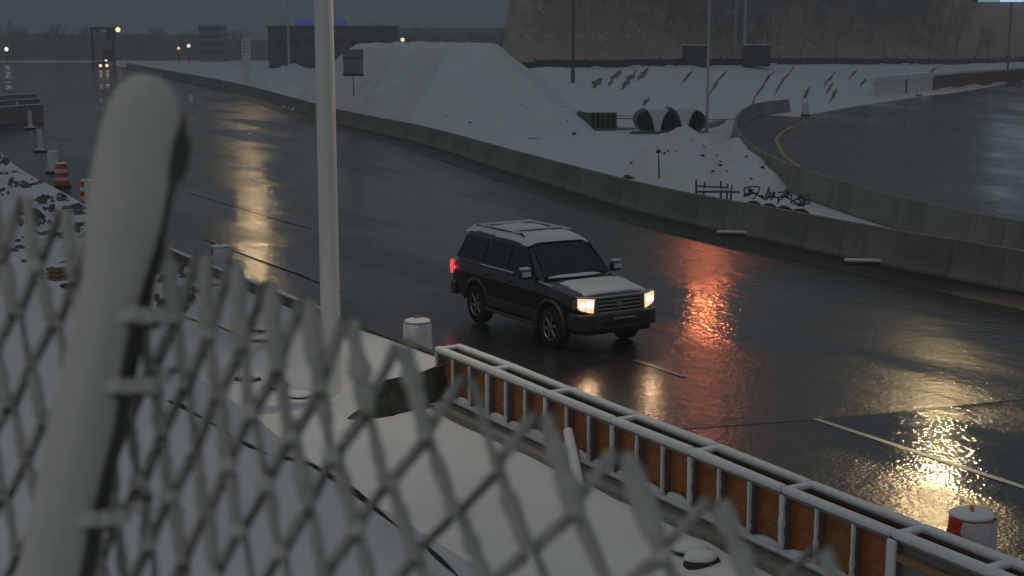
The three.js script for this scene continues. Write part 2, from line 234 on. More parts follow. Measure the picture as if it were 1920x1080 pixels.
// dirt washed along the foot of the main barrier
setting('dirty_shoulder', (() => { const p = resample(rightLine.slice(1, 12), 1.5); return ribbon(p.map(([x, z], i) => { const [sx, sz] = side(p, i); return [x - sx * 1.05, z - sz * 1.05]; }), i => 1.5 + 0.7 * fbm(i * 0.35, 2, 3), 0.007); })(), std(lin(0.045, 0.037, 0.026), 0.5, { map: rep(T.soil, 1 / 2.2), bumpMap: rep(T.grain, 1 / 2), bumpScale: 0.02 }));
// far terrain
setting('hill', field(-3, 150, -420, -152, 200, 110, (x, z) => { const d = (crestZ(x) - 8 - z); return lerp(-1.5, crestY(x) - 0.25, smooth(-4, 0, d)) + smooth(0, 1, smooth(-1.6, 1.4, x + (fbm(z * 0.2, 3, 2) - 0.5) * 1.5)) * 15 * (1 - Math.exp(-Math.max(0, d) * 0.034)) + (fbm(x * 0.15, z * 0.15, 4, 0, 3) - 0.5) * 2 * smooth(0, 8, d); }), M.hill);
setting('hill', field(-420, 30, -560, -385, 150, 20, (x, z) => { const d = smooth(-395, -440, z); const e = 4.8 + 3.2 * smooth(-62, -40, x) + 2.2 * smooth(-70, -150, x) * fbm(x * 0.02, 2, 2); return d * (e + (fbm(x * 0.06, z * 0.02, 4, 0, 9) - 0.3) * 3.0) - 0.2; }), M.farHill);

console.log('ground done');

// ------------------------------------------------------------ concrete barriers
const JERSEY = [[-0.30, 0], [0.30, 0], [0.30, 0.08], [0.17, 0.34], [0.09, 1.0], [-0.09, 1.0], [-0.17, 0.34], [-0.30, 0.08]];
function barrier(name, label, pts, len, mat, h = 1, step = 1.5) {
  const t = thing(name, label, 'barrier'); const path = resample(pts, step), per = Math.max(1, Math.round(len / step));
  for (let i = 0; i < path.length - 1; i += per) {
    const seg = path.slice(i, Math.min(path.length, i + per + 1)).map(p => [...p]); if (seg.length < 2) continue;
    const g = 0.012, e = seg.length - 1, cut = (a, b) => { const l = Math.hypot(b[0] - a[0], b[1] - a[1]); a[0] += (b[0] - a[0]) / l * g; a[1] += (b[1] - a[1]) / l * g; }; cut(seg[0], seg[1]); cut(seg[e], seg[e - 1]);
    part('barrier_segment', sweep(JERSEY.map(([u, y]) => [u, y * h]), seg), mat, t);
  }
  return t;
}
barrier('concrete_barrier', 'long grey concrete barrier along the far side of the wet main road', rightLine.slice(0, 12), 6, M.concrete);
barrier('concrete_barrier', 'curved concrete barrier bending round the ramp at right', rampBar, 6, M.concrete, 1.02);

// low retaining wall with a snow shelf along the near edge of the road
{
  const w = thing('retaining_wall', 'low dark edge wall with snow along near side of road, left of formwork', 'wall');
  const path = resample(wallLine.slice(0, 5), 1.2);
  for (let i = 0; i < path.length - 1; i += 3) part('wall_segment', sweep([[-0.07, 0], [0.07, 0], [0.07, 0.70], [-0.07, 0.70]], path.slice(i, i + 4)), M.darkConcrete, w);
  part('snow', sweep([[-0.02, 0.70], [0.075, 0.70], [0.07, 0.73], [0.0, 0.735]].map(([u, y]) => [u - 0.05, y]), path.slice(4)), M.snowFine, w);
  const s = thing('snow_shelf', 'snow covered shelf of earth behind the low edge wall beside the big grey pole', 'snow');
  const sp = resample(wallLine.slice(0, 9), 0.6), pos = [], idx = [], uv = [], prof = [[0.09, 0.66], [0.45, 0.64], [0.95, 0.60], [1.3, 0.50], [1.5, 0.30], [1.75, 0.10], [2.1, -0.06]];
  sp.forEach((p, i) => { const [sx, sz] = side(sp, i); prof.forEach(([u, y], k) => { const n = (fbm(p[0] * 1.1 + k, p[1] * 1.1, 3, 0, 7) - 0.5), f = i < 3 ? 1 : 1 - 0.3 * smooth(3, 14, i); pos.push(p[0] + sx * (-u - n * (k > 1 ? 0.5 : 0)), (y * f) + n * (k ? 0.16 : 0.02), p[1] + sz * (-u - n * (k > 1 ? 0.5 : 0))); uv.push(p[0], p[1]); }); if (i) for (let k = 0; k < prof.length - 1; k++) { const m = prof.length, a = (i - 1) * m + k; idx.push(a, a + m, a + 1, a + 1, a + m, a + m + 1); } });
  const sg = geoFrom(pos, idx, uv); part('snow_top', sg, M.snow, s);
  // dark earth cut at the end of the shelf, next to the first form panel
  const ep = [], ei = [], eu = []; for (let i = 0; i < prof.length; i++) for (let k = 0; k <= 5; k++) { const px = pos[i * 3], py = pos[i * 3 + 1], pz = pos[i * 3 + 2], jut = (5 - k) * 0.05 + (k < 5 ? 0.12 * (hash(i, k) - 0.3) : 0); ep.push(px + RD[0] * jut, lerp(-0.1, py + 0.004, k / 5), pz + RD[1] * jut); eu.push(prof[i][0], py * k / 5); if (i && k) { const a = (i - 1) * 6 + k - 1; ei.push(a, a + 6, a + 1, a + 1, a + 6, a + 7); } }
  part('earth_cut', geoFrom(ep, ei, eu), M.soil, s);
}

// ------------------------------------------------------------ formwork along the near road edge
const formTurn = Math.atan2(RD[0], RD[1]);    // local +z runs along the form, local +x towards the road
{
  const foot = solo('footing', 'grey concrete strip footing under the orange formwork panels', 'footing', sweep([[-0.62, -0.05], [0.55, -0.05], [0.55, 0.085], [-0.62, 0.085]], [atLine(0.25, 0), atLine(4, 0), atLine(9, 0), atLine(16, 0)]), M.concrete);
  const words = ['first slatted orange form panel, at the far end beside the snow shelf', 'second slatted orange form panel counted from the snow shelf', 'third slatted orange form panel counted from the snow shelf', 'fourth slatted orange form panel, with headlight reflections on road behind it', 'fifth slatted orange form panel, third from the grey end panels', 'last slatted orange form panel, joining the plain grey panels'];
  const L = 1.8;
  function snowBar(len, w, h, seed) { const n = Math.round(len / 0.12), g = new RoundedBoxGeometry(w, h, len, 3, Math.min(w, h) * 0.48); const p = g.attributes.position; for (let i = 0; i < p.count; i++) { const z = p.getZ(i); p.setX(i, p.getX(i) * (0.9 + 0.25 * vn(z * 9 + seed, 1)) ); if (p.getY(i) > 0) p.setY(i, p.getY(i) * (0.75 + 0.5 * vn(z * 7 + seed, 4))); } g.computeVertexNormals(); return g; }
  const plain = (t, p0, len, k) => {
    const railZ = len / 2;
    for (const x of [-0.2, 0.19]) { const r = part('top_rail', bx(0.09, 0.06, len - 0.01, x, 0.80, railZ), M.steel, t); const s = part('snow', snowBar(len, 0.14, 0.095, k * 3 + x), M.snowFine, r); s.position.set(x - 0.005, 0.855, railZ); }
    part('back_sheet', bx(0.02, 0.72, len - 0.015, 0.19, 0.44, railZ, 0.004), M.ply, t);
    const tie = part('cross_tie', bx(0.38, 0.05, 0.07, 0.03, 0.80, 0.05), M.steel, t), ts = part('snow', new RoundedBoxGeometry(0.40, 0.07, 0.12, 2, 0.03), M.snowFine, tie); ts.position.set(0.03, 0.852, 0.05);
  };
  for (let k = 0; k < 6; k++) {
    const [x, z] = atLine(k * L, 0), t = thing('formwork_panel', words[k], 'formwork', [x, 0.08, z], formTurn, 'slatted form panels along the road');
    plain(t, k * L, L, k);
    const br = part('bottom_rail', bx(0.10, 0.06, L - 0.01, -0.21, 0.03, L / 2), M.steel, t), bs = part('snow', snowBar(L, 0.10, 0.07, k * 7 + 2), M.snowFine, br); bs.position.set(-0.225, 0.075, L / 2);
    for (let j = 0; j < 3; j++) {
      part('plywood_sheet', bx(0.02, 0.70, 0.59, -0.12, 0.42, 0.3 + j * 0.6, 0.003), j + k & 1 ? M.ply : M.plyB, t);
      const zz = j * 0.6 + 0.03, wide = j === 0 && k > 0; const po = part('upright', bx(0.10, 0.72, wide ? 0.06 : 0.035, -0.185, 0.41, zz, 0.006), M.steel, t);
      const g = null, g2 = new THREE.BoxGeometry(0.04, 0.73, wide ? 0.07 : 0.042, 1, 16, 1), q = g2.attributes.position; for (let i = 0; i < q.count; i++) { const s = 0.75 + 0.5 * vn(q.getY(i) * 22 + k * 9 + j, 2, 0, 3); q.setX(i, q.getX(i) * s); q.setZ(i, q.getZ(i) * (0.8 + 0.4 * vn(q.getY(i) * 25 + j * 5 + k, 7))); } g2.computeVertexNormals();
      const sn = part('snow', g2, M.snowFine, po); sn.position.set(-0.245, 0.42, zz - 0.004);
      const d = part('snow_drift', lump(0.22, 0.28, 0.30 + 0.2 * hash(j, k), 1.2, k * 5 + j, 3, 0.3), M.snowFine, t); d.position.set(-0.18, 0.085, zz + 0.27);
    }
  }
  for (let k = 0; k < 2; k++) {
    const [x, z] = atLine(6 * L + k * 2.2, 0), t = thing('formwork_panel', k ? 'plain grey form panel nearest the camera, running out of view' : 'plain grey form panel beside the last orange one, near the lower right drum', 'formwork', [x, 0.08, z], formTurn, 'plain form panels');
    plain(t, 0, 2.2, 20 + k);
    part('face_sheet', bx(0.03, 0.66, 2.18, -0.16, 0.40, 1.1, 0.004), M.concrete, t);
    part('waler', bx(0.09, 0.09, 2.18, -0.22, 0.62, 1.1), M.lumber, t);
    const po = part('upright', bx(0.14, 0.80, 0.12, -0.2, 0.40, 0.05), M.steel, t), sn = part('snow', bx(0.05, 0.78, 0.13, -0.285, 0.42, 0.05, 0.02), M.snowFine, po);
    const tie = part('cross_tie', bx(0.38, 0.05, 0.07, 0.03, 0.80, 1.25), M.steel, t), ts = part('snow', new RoundedBoxGeometry(0.40, 0.07, 0.12, 2, 0.03), M.snowFine, tie); ts.position.set(0.03, 0.852, 1.25);
  }
  // brace plank leaning on the form
  const b = thing('brace_plank', 'snow covered plank leaning against the orange formwork', 'plank'); const [ax, az] = atLine(4.42, 0.30), [cx, cz] = atLine(5.45, 0.78);
  const q = bar(V3(cx, 0.06, cz), V3(ax, 0.50, az), 0.075, 0.075, 4); part('board', q, M.lumber, b); const q2 = bar(V3(cx - 0.03, 0.10, cz + 0.03), V3(ax - 0.03, 0.55, az + 0.03), 0.085, 0.075, 8); part('snow', q2, M.snowFine, b);
}

// ------------------------------------------------------------ traffic drums
function drum(label, [x, z], turn, snowy, group = 'orange and white traffic drums along the near road edge') {
  const t = thing('traffic_drum', label, 'traffic drum', [x, 0.006, z], turn, group);
  part('base', join(cyl(0.40, 0.36, 0.07, 0, 0, 0, 24), cyl(0.33, 0.31, 0.04, 0, 0.07, 0, 24)), M.rubber, t);
  const b = [[0.11, 0.30, 0.295], [0.28, 0.285, 0.28], [0.45, 0.275, 0.27], [0.62, 0.265, 0.258], [0.79, 0.25, 0.24]];
  b.forEach(([y, r0, r1], i) => { part('band', cyl(r0, r1, 0.17, 0, y, 0, 28), i & 1 ? M.white : M.orange, t); part('ridge', (() => { const g = new THREE.TorusGeometry(r0, 0.012, 6, 28); g.rotateX(Math.PI / 2); g.translate(0, y, 0); return g; })(), M.orange, t); });
  part('top', cyl(0.24, 0.20, 0.035, 0, 0.96, 0, 28), M.orange, t);
  const hd = new THREE.TorusGeometry(0.10, 0.02, 6, 14, Math.PI); hd.rotateY(0.9); hd.translate(0, 0.985, 0); part('handle', hd, M.orange, t);
  const cap = lump(0.25, 1, 0.24, 1, x * 3, 3, 0.16); cap.translate(0, 1.0, 0); part('snow_cap', cap, M.snowFine, t);
  if (snowy) { // wind-blown snow stuck to one side
    const pos = [], idx = [], uv = [], n = 26, m = 14; for (let j = 0; j <= m; j++) for (let i = 0; i <= n; i++) { const y = lerp(0.1, 0.98, j / m), a = lerp(-1, 1, i / n) * snowy, r = lerp(0.298, 0.245, j / m) + 0.03 * Math.sqrt(Math.max(0, 1 - Math.pow(Math.abs(i / n * 2 - 1), 3))) * (0.5 + vn(a * 5 + x, y * 7)) - 0.006; const aa = a * (0.9 + 0.2 * vn(y * 8, x)); pos.push(Math.sin(aa) * r, y, Math.cos(aa) * r); uv.push(aa, y); if (i && j) { const q = (j - 1) * (n + 1) + i - 1; idx.push(q, q + 1, q + n + 1, q + 1, q + n + 2, q + n + 1); } }
    part('stuck_snow', geoFrom(pos, idx, uv), M.snowFine, t);
  }
  return t;
}
drum('snow plastered orange drum at lower right, behind the grey form panel', [5.08, -15.25], 0.42, 1.15);
drum('snow capped drum half hidden by the edge wall, left of the dark car', [-1.76, -26.25], 0.0, 1.75);
drum('orange drum with snow on its right side, beside golden road reflection', [-7.35, -36.0], 0.45, 1.15);
drum('orange drum partly hidden behind the snowy fence post', [-15.65, -52.9], 0.4, 0.5);
drum('clean orange and white banded drum standing on the left road edge', [-18.85, -60.2], 0.2, 0);
drum('snow whitened drum just behind the clean banded drum', [-21.2, -66.6], 0.1, 1.3);
drum('snowy pinkish drum beside the bend of the right ramp barrier', [23.6, -116.5], 0.2, 1.2, 'drums beside the ramp');
drum('snowy drum between the construction panels at upper right', [43.6, -155.5], 0.2, 1.2, 'drums beside the ramp');
function channelizer(label, [x, z]) {
  const t = thing('channelizer_post', label, 'road marker', [x, 0.006, z], 0, 'white road markers on the far left');
  part('base', join(bx(0.62, 0.09, 0.62, 0, 0.045, 0, 0.03), cyl(0.24, 0.15, 0.08, 0, 0.09, 0, 12)), M.rubber, t); part('base_snow', bx(0.64, 0.05, 0.64, 0, 0.115, 0, 0.024), M.snowFine, t);
  part('tube', cyl(0.13, 0.09, 1.1, 0, 0.12, 0, 14), M.orange, t); const s = cyl(0.155, 0.12, 1.12, 0.02, 0.13, 0.03, 14); part('stuck_snow', s, M.snowFine, t);
}
channelizer('tall snow covered road marker with square base, nearer of two', [-25.85, -79.1]);
channelizer('tall snow covered road marker with square base, farther of two', [-33.04, -99.2]);
channelizer('faint snow covered road marker beyond the other two at far left', [-38.2, -112]);

// brown form boards along the far left edge
for (let k = 0; k < 3; k++) { const t = thing('site_hoarding', ['nearest brown site board along the far left road edge', 'middle brown site board along the far left road edge', 'farthest brown site board along the far left road edge'][k], 'hoarding', [-37.0 - k * 3.6, 0, -104 - k * 10.4], Math.atan2(-0.36, 1.04) + Math.PI, 'brown boards at far left'); for (let j = 0; j < 4; j++) part('board', bx(0.06, 1.2, 2.6, 0, 0.62, (j - 1.5) * 2.65, 0.01), M.hoard, t); part('snow', bx(0.14, 0.1, 10.6, 0, 1.25, 0, 0.04), M.snowFine, t); }

// snow covered blocks in the gutter by the far barrier
for (const [x, z, l, label] of [[7.02, -45.3, 1.0, 'flat snow covered block in the gutter behind the car roof'], [9.85, -39.4, 1.22, 'flat snow covered block in the gutter further right along the barrier']]) { const t = thing('gutter_block', label, 'block', [x, 0.01, z], Math.atan2(0.46, 0.89) + 0.95, 'snowy blocks in the gutter'); part('block', bx(0.2, 0.07, l, 0, 0.035, 0, 0.02), M.darkConcrete, t); part('snow', bx(0.24, 0.085, l + 0.06, 0, 0.105, 0, 0.04), M.snowFine, t); }

// ------------------------------------------------------------ lamp posts
function post(name, label, [x, z], y0, h, r0, r1, mat, group) { const t = thing(name, label, 'lamp post', [x, y0, z], 0, group); part('pole', cyl(r0, r1, h, 0, 0, 0, 20), mat, t); part('base_plate', join(bx(r0 * 3.6, 0.04, r0 * 3.6, 0, 0.02, 0), cyl(r0 * 1.25, r0 * 1.05, 0.25, 0, 0.04, 0, 16)), mat, t); return t; }
function head(t, y, reach, toward, col, cd, on, r = 0.16, aim, cone = 0.62) { // arm and lantern; the light hangs just under the lens
  const [dx, dz] = toward, e = V3(dx * reach, y + reach * 0.06, dz * reach);
  part('arm', tube([V3(0, y - 0.6, 0), V3(dx * reach * 0.25, y - 0.1, dz * reach * 0.25), V3(dx * reach * 0.6, y + 0.05 * reach, dz * reach * 0.6), e], 0.06, 8, 16), M.poleGrey, t);
  const hs = new RoundedBoxGeometry(0.34, 0.16, 0.75, 3, 0.07); hs.rotateY(Math.atan2(dx, dz)); hs.translate(e.x + dx * 0.3, e.y, e.z + dz * 0.3); const hm = part('lantern', hs, M.poleGrey, t);
  const ls = new THREE.SphereGeometry(r, 16, 8, 0, Math.PI * 2, Math.PI / 2, Math.PI / 2); ls.scale(1, 0.5, 1.3); ls.translate(e.x + dx * 0.34, e.y - 0.085, e.z + dz * 0.34); part('lamp_lens', ls, on ? glow(col, 6) : M.pane, hm);
  if (on) { const l = new THREE.SpotLight(col, cd, 0, cone, 0.8, 2); l.position.set(e.x + dx * 0.34, e.y - 0.085 - r * 0.62, e.z + dz * 0.34); l.target.position.set(aim[0] - t.position.x, 0, aim[1] - t.position.z); l.shadow.radius = r * 0.9 / 0.02; l.castShadow = true; t.add(l, l.target); }
}
{
  const big = post('lamp_post', 'thick pale grey lamp post in the foreground, left of the dark car', [-3.12, -24.3], 0.0, 11, 0.172, 0.15, M.bigPole); head(big, 10.9, 2.4, [0.87, -0.5], new THREE.Color(1, 0.80, 0.58), 70, true, 0.16, [-0.6, -21.0], 0.85);
  const dx = 5.5; // lamp whose light lies on the road at lower right, standing outside the view
  const l1 = post('lamp_post', 'grey lamp post beyond the right edge with a lit warm lantern over the ramp', [18.35, -42.2], 0, 8.2, 0.12, 0.08, M.poleGrey); head(l1, 8.0, 5.2, [-1, 0.02], new THREE.Color(1, 0.72, 0.36), 150, true, 0.2, [5.5, -15]);
  const l3 = post('lamp_post', 'slender pale lamp post on the far snow bank, just left of the big post', [-30.6, -200], 0, 25, 0.17, 0.10, M.poleGrey); head(l3, 24.8, 5.2, [-1, 0.05], new THREE.Color(1, 0.68, 0.32), 250, true, 0.3, [-7.5, -38]);
  // red signal on the slim pole by the culvert pipes
  const sg = post('signal_post', 'slim pale pole beside the culvert pipes carrying a red signal above the view', [12.98, -96.4], 0, 12.6, 0.11, 0.085, M.poleGrey); sg.userData.category = 'signal';
  const hd = part('signal_housing', bx(0.42, 1.1, 0.3, 0, 12.4, 0.22, 0.05), M.poleDark, sg);
  for (let k = 0; k < 3; k++) { const g = new THREE.CylinderGeometry(0.15, 0.15, 0.04, 20); g.rotateX(Math.PI / 2); g.translate(0, 12.75 - k * 0.34, 0.38); part('signal_lens', g, k ? M.pane : glow(new THREE.Color(1, 0.16, 0.07), 6), hd); }
  const pl = new THREE.SpotLight(new THREE.Color(1, 0.24, 0.085), 70, 0, 0.30, 0.8, 2); pl.position.set(0, 12.75, 0.44); pl.target.position.set(4.2 - 12.98, 0, 96.4 - 31); pl.shadow.radius = 7; pl.castShadow = true; sg.add(pl, pl.target);
  const l4 = post('lamp_post', 'grey lamp post left of the camera on the bank, lit and out of view', [-9.5, 3], 4.3, 8, 0.1, 0.07, M.poleGrey); head(l4, 7.9, 2, [0.8, -0.6], new THREE.Color(1, 0.80, 0.52), 16, true, 0.16, [-1, -1.5], 0.9);
  const d1 = post('lamp_post', 'dark slim pole with a blue foot on the embankment slope', [6.35, -153.5], 3.0, 14, 0.16, 0.12, M.poleDark); d1.position.set(5.9, 1.7, -141); part('blue_foot', cyl(0.21, 0.2, 1.25, 0, 0.0, 0, 12), std(lin(0.05, 0.07, 0.16), 0.6), d1);
  const d2 = post('lamp_post', 'pale grey pole with white band, standing behind the crest rail', [28.4, -178.5], 2.6, 14, 0.20, 0.15, M.poleGrey); part('band', cyl(0.30, 0.30, 2.2, 0, 0.2, 0, 12), M.pale, d2);
  const d3 = post('utility_pole', 'short faint grey pole in front of the woods, right of the banded pole', [33.5, -188], 2.5, 6.8, 0.16, 0.13, M.bark); d3.userData.category = 'pole';
  const d4 = post('utility_pole', 'faint tall brownish pole between the two lamp posts at the crest', [27.2, -178], 2.6, 13, 0.16, 0.13, M.bark); d4.userData.category = 'pole';
}

// ------------------------------------------------------------ crest rail and ramp panels
{
  const t = thing('crest_fence', 'low dark rail fence along the crest of the snowy embankment', 'fence'); const path = resample([[-4, 0], [4, 0], [30, 0], [64, 0], [100, 0]].map(([x, z]) => [x, crestZ(x) - 1]), 3.2);
  for (let i = 0; i < path.length - 1; i++) { const a = path[i], b = path[i + 1], ya = embY(a[0], a[1]), yb = embY(b[0], b[1]); const l = Math.hypot(b[0] - a[0], b[1] - a[1]); const g = bx(l - 0.06, 0.78, 0.10, 0, 0, 0, 0.02); g.rotateY(-Math.atan2(b[1] - a[1], b[0] - a[0])); g.translate((a[0] + b[0]) / 2, (ya + yb) / 2 + 0.42, (a[1] + b[1]) / 2); part('rail_panel', g, M.rail, t); if (i % 2 === 0) part('post', cyl(0.1, 0.1, 1.05, a[0], ya, a[1], 8), M.brown, t); if (hash(i, 77) > 0.55) { const s = lump(0.4, 1.5, 0.35, 0.6, i, 2); s.translate(a[0] + 1, (ya + yb) / 2 + 0.05, a[1] + 0.5); part('snow', s, M.snowFine, t); } }
}
{
  const pts = resample([[37.2, -150], [46, -165], [56, -182.5], [72.2, -205.5], [84, -222]], 12), words = ['white snow covered barrier with dark end at upper right beside the ramp', 'snowy barrier with a dark hollow, second beside the ramp at upper right', 'dark brown form panel topped with snow at upper right', 'first rust red panel topped with snow, beside the dark brown one', 'second rust red panel, cut by the right edge of the view', 'farthest rust red panel, at the very right edge'];
  for (let i = 0; i < pts.length - 1 && i < 6; i++) {
    const a = pts[i], b = pts[i + 1], l = Math.hypot(b[0] - a[0], b[1] - a[1]), t = thing('construction_barrier', words[i], 'barrier', [(a[0] + b[0]) / 2, 0, (a[1] + b[1]) / 2], Math.atan2(b[0] - a[0], b[1] - a[1]), 'snowy panels beside the ramp');
    part('panel', bx(0.25, 1.75, l - 0.3, 0, 0.9, 0), i < 2 ? M.white : i < 3 ? M.rust : std(lin(0.26, 0.055, 0.03), 0.7), t); part('end_post', bx(0.5, 2.2, 0.25, 0, 0.95, l / 2 - 0.1), M.poleDark, t); part('top_snow', bx(0.8, i < 2 ? 0.65 : 0.4, l - 0.2, 0.1, 1.9, 0, 0.16), M.snowFine, t); part('foot_snow', lump(1, 0.7, i < 2 ? 0.6 : 0.35, l / 2.2, i + 3, 3), M.snow, t).position.set(0.4, 0, 0);
  }
}

// ------------------------------------------------------------ snow mound and heaps
{
  const mx = (x, z) => { // flat-topped spoil heap
    const b = (x + 5.3) * 0.938 - (z + 86) * 0.347 + (fbm(x * 0.3, z * 0.3, 3, 0, 27) - 0.5) * 1.6, soft = t => t <= 0 ? 0 : t >= 1.08 ? 1 : t < 0.92 ? t : 1 - Math.pow(1.08 - t, 2) / 0.32; // distance behind the barrier
    const e = Math.min(soft((b - 0.7) / 5.2), soft((5.4 - x + (fbm(z * 0.2, 2, 3) - 0.5) * 2) / 7.2), soft((x + 21) / 7.5), soft((z + 142) / 12), soft((-90.5 - z + 0.25 * x) / 9));
    return 5.75 * e + (fbm(x * 0.4, z * 0.4, 4, 0, 17) - 0.5) * 0.7 * Math.min(1, e * 5) + (fbm(x * 1.7, z * 1.7, 4, 0, 19) - 0.5) * 0.3 * Math.min(1, e * 6) - 0.15; };
  const t = thing('snow_mound', 'big flat topped mound of snow covered earth behind the far barrier', 'mound'); part('mound_snow', field(-24, 12, -144, -84, 150, 220, (x, z) => (x + 5.3) * 0.938 - (z + 86) * 0.347 < 0.4 ? -0.15 : mx(x, z)), M.snow, t);
  for (let i = 0; i < 26; i++) { const x = rr(-11, 5), z = rr(-113, -90), y = mx(x, z); if (y < 0.05 || y > 2.2) continue; const c = lump(rr(0.05, 0.13), 1, 0.8, 1.1, i, 1); c.translate(x, y + 0.03, z); part('clod', c, M.soil, t); }
  const hp = (cx, cz, rx, rz, h, sd) => (x, z) => { const dx = (x - cx) / rx, dz = (z - cz) / rz, d = Math.sqrt(dx * dx + dz * dz); const a = Math.atan2(dz, dx); const e = Math.max(0, 1 - d / (0.85 + 0.3 * vn(a * 1.5 + 9, sd))); return h * Math.pow(e, 0.8) * (0.9 + 0.3 * (fbm(x * 1.1, z * 1.1, 4, 0, sd) - 0.5) * 2) + (fbm(x * 2.5, z * 2.5, 3, 0, sd) - 0.5) * 0.14 * Math.min(1, e * 4) - 0.06; };
  const heap = (label, cx, cz, rx, rz, h, sd, clods) => { const f = hp(cx, cz, rx, rz, h, sd), t = thing('snow_heap', label, 'snow heap', [0, 0, 0], 0, 'snow heaps behind the far barrier'); part('heap_snow', field(cx - rx * 1.3, cx + rx * 1.3, cz - rz * 1.3, cz + rz * 1.3, 60, 60, f), M.snow, t); for (let i = 0; i < clods; i++) { const a = R() * 6.28, d = 0.3 + 0.6 * R(), x = cx + Math.cos(a) * rx * d, z = cz + Math.abs(Math.sin(a)) * rz * d, y = f(x, z); if (y < 0.05) continue; const c = lump(rr(0.04, 0.10), 1, 0.7, 1.2, i + sd, 1); c.translate(x, y + 0.02, z); part('clod', c, M.soil, t); } return f; };
  heap('larger lumpy snow heap between the two barriers, below the culvert pipes', 8.3, -69.0, 3.1, 9.0, 2.3, 4, 16);
  heap('smaller lumpy snow heap against the curve of the ramp barrier', 10.0, -64.5, 1.7, 8.0, 1.9, 6, 12);
  heap('low snow heap on the far left bank under the slender lamp post', -29.5, -196, 6.5, 8, 2.9, 8, 8);
  heap('broken snow heap with dark clods beside the white sign pylon', -27.6, -176, 4.5, 12, 1.4, 11, 22);
  heap('broken snow heap with dark clods at the far left bank', -39.5, -212, 5.5, 14, 1.9, 12, 22);
  heap('farthest broken snow heap by the end of the barrier', -52.5, -246, 6, 14, 2.2, 14, 16);
}
// culvert pipes and barrier sections stored on the site
{
  const pipe = (label, x, z) => { const t = thing('culvert_pipe', label, 'pipe', [x, 0.03, z], 0, 'concrete culvert pipes'); const s = new THREE.Shape(); s.absarc(0, 0.72, 0.74, 0, Math.PI * 2); const h = new THREE.Path(); h.absarc(0, 0.72, 0.62, 0, Math.PI * 2, true); s.holes.push(h); const g = new THREE.ExtrudeGeometry(s, { depth: 2.4, bevelEnabled: false, curveSegments: 24 }); g.translate(0, 0, -2.4); part('shell', g, M.darkConcrete, t); const bk = new THREE.CircleGeometry(0.62, 24); bk.translate(0, 0.72, -0.5); part('end_plug', bk, M.soil, t); return t; };
  ['leftmost culvert pipe in the row, beside the standing barrier sections', 'second culvert pipe from the left in the row', 'third culvert pipe from the left in the row', 'rightmost culvert pipe, next to the slim signal pole'].forEach((w, i) => pipe(w, [8.9, 10.25, 10.85, 12.05][i], [-95.3, -95.6, -97.6, -95.4][i]));
  const sn = (label, x, w, z) => { const t = thing('snow_drift', label, 'snow', [x, 0, z], 0, 'snow lying between the pipes'); const pos = [], s = new THREE.Shape(); s.moveTo(-w, 1.5); s.quadraticCurveTo(0, 1.66, w, 1.48); s.quadraticCurveTo(w * 0.25, 1.0, w * 0.22, 0); s.lineTo(-w * 0.22, 0); s.quadraticCurveTo(-w * 0.25, 1.0, -w, 1.5); const g = new THREE.ExtrudeGeometry(s, { depth: 2.2, bevelEnabled: true, bevelSize: 0.05, bevelThickness: 0.1, bevelSegments: 2, curveSegments: 10 }); g.translate(0, 0, -2.1); part('packed_snow', g, M.snow, t); };
  sn('snow packed between the two left culvert pipes', 9.58, 0.66, -95.2); sn('snow packed between the two right culvert pipes', 11.4, 0.62, -95.4);
  solo('sleeper', 'dark timber under the left culvert pipe with snow on it', 'timber', join(bx(2.6, 0.12, 0.3, 9.0, 0.06, -94.4)), M.rust);
  for (let i = 0; i < 6; i++) { const x = 5.45 + i * 0.345, t = thing('barrier_section', ['first', 'second', 'third', 'fourth', 'fifth', 'sixth'][i] + ' of six upright concrete sections beside the pipes, counted from the left', 'barrier section', [x, 0, -100.2], 0.25, 'stored concrete sections'); const s = new THREE.Shape(); s.moveTo(-0.15, 0); s.lineTo(0.15, 0); s.lineTo(0.09, 0.4); s.lineTo(0.075, 1.05); s.lineTo(-0.075, 1.05); s.lineTo(-0.09, 0.4); const g = new THREE.ExtrudeGeometry(s, { depth: 3.0, bevelEnabled: false }); g.translate(0, 0, -3); part('section', g, M.darkConcrete, t); part('snow', bx(0.2, 0.1, 3.05, 0, 1.08, -1.5, 0.04), M.snowFine, t); }
}
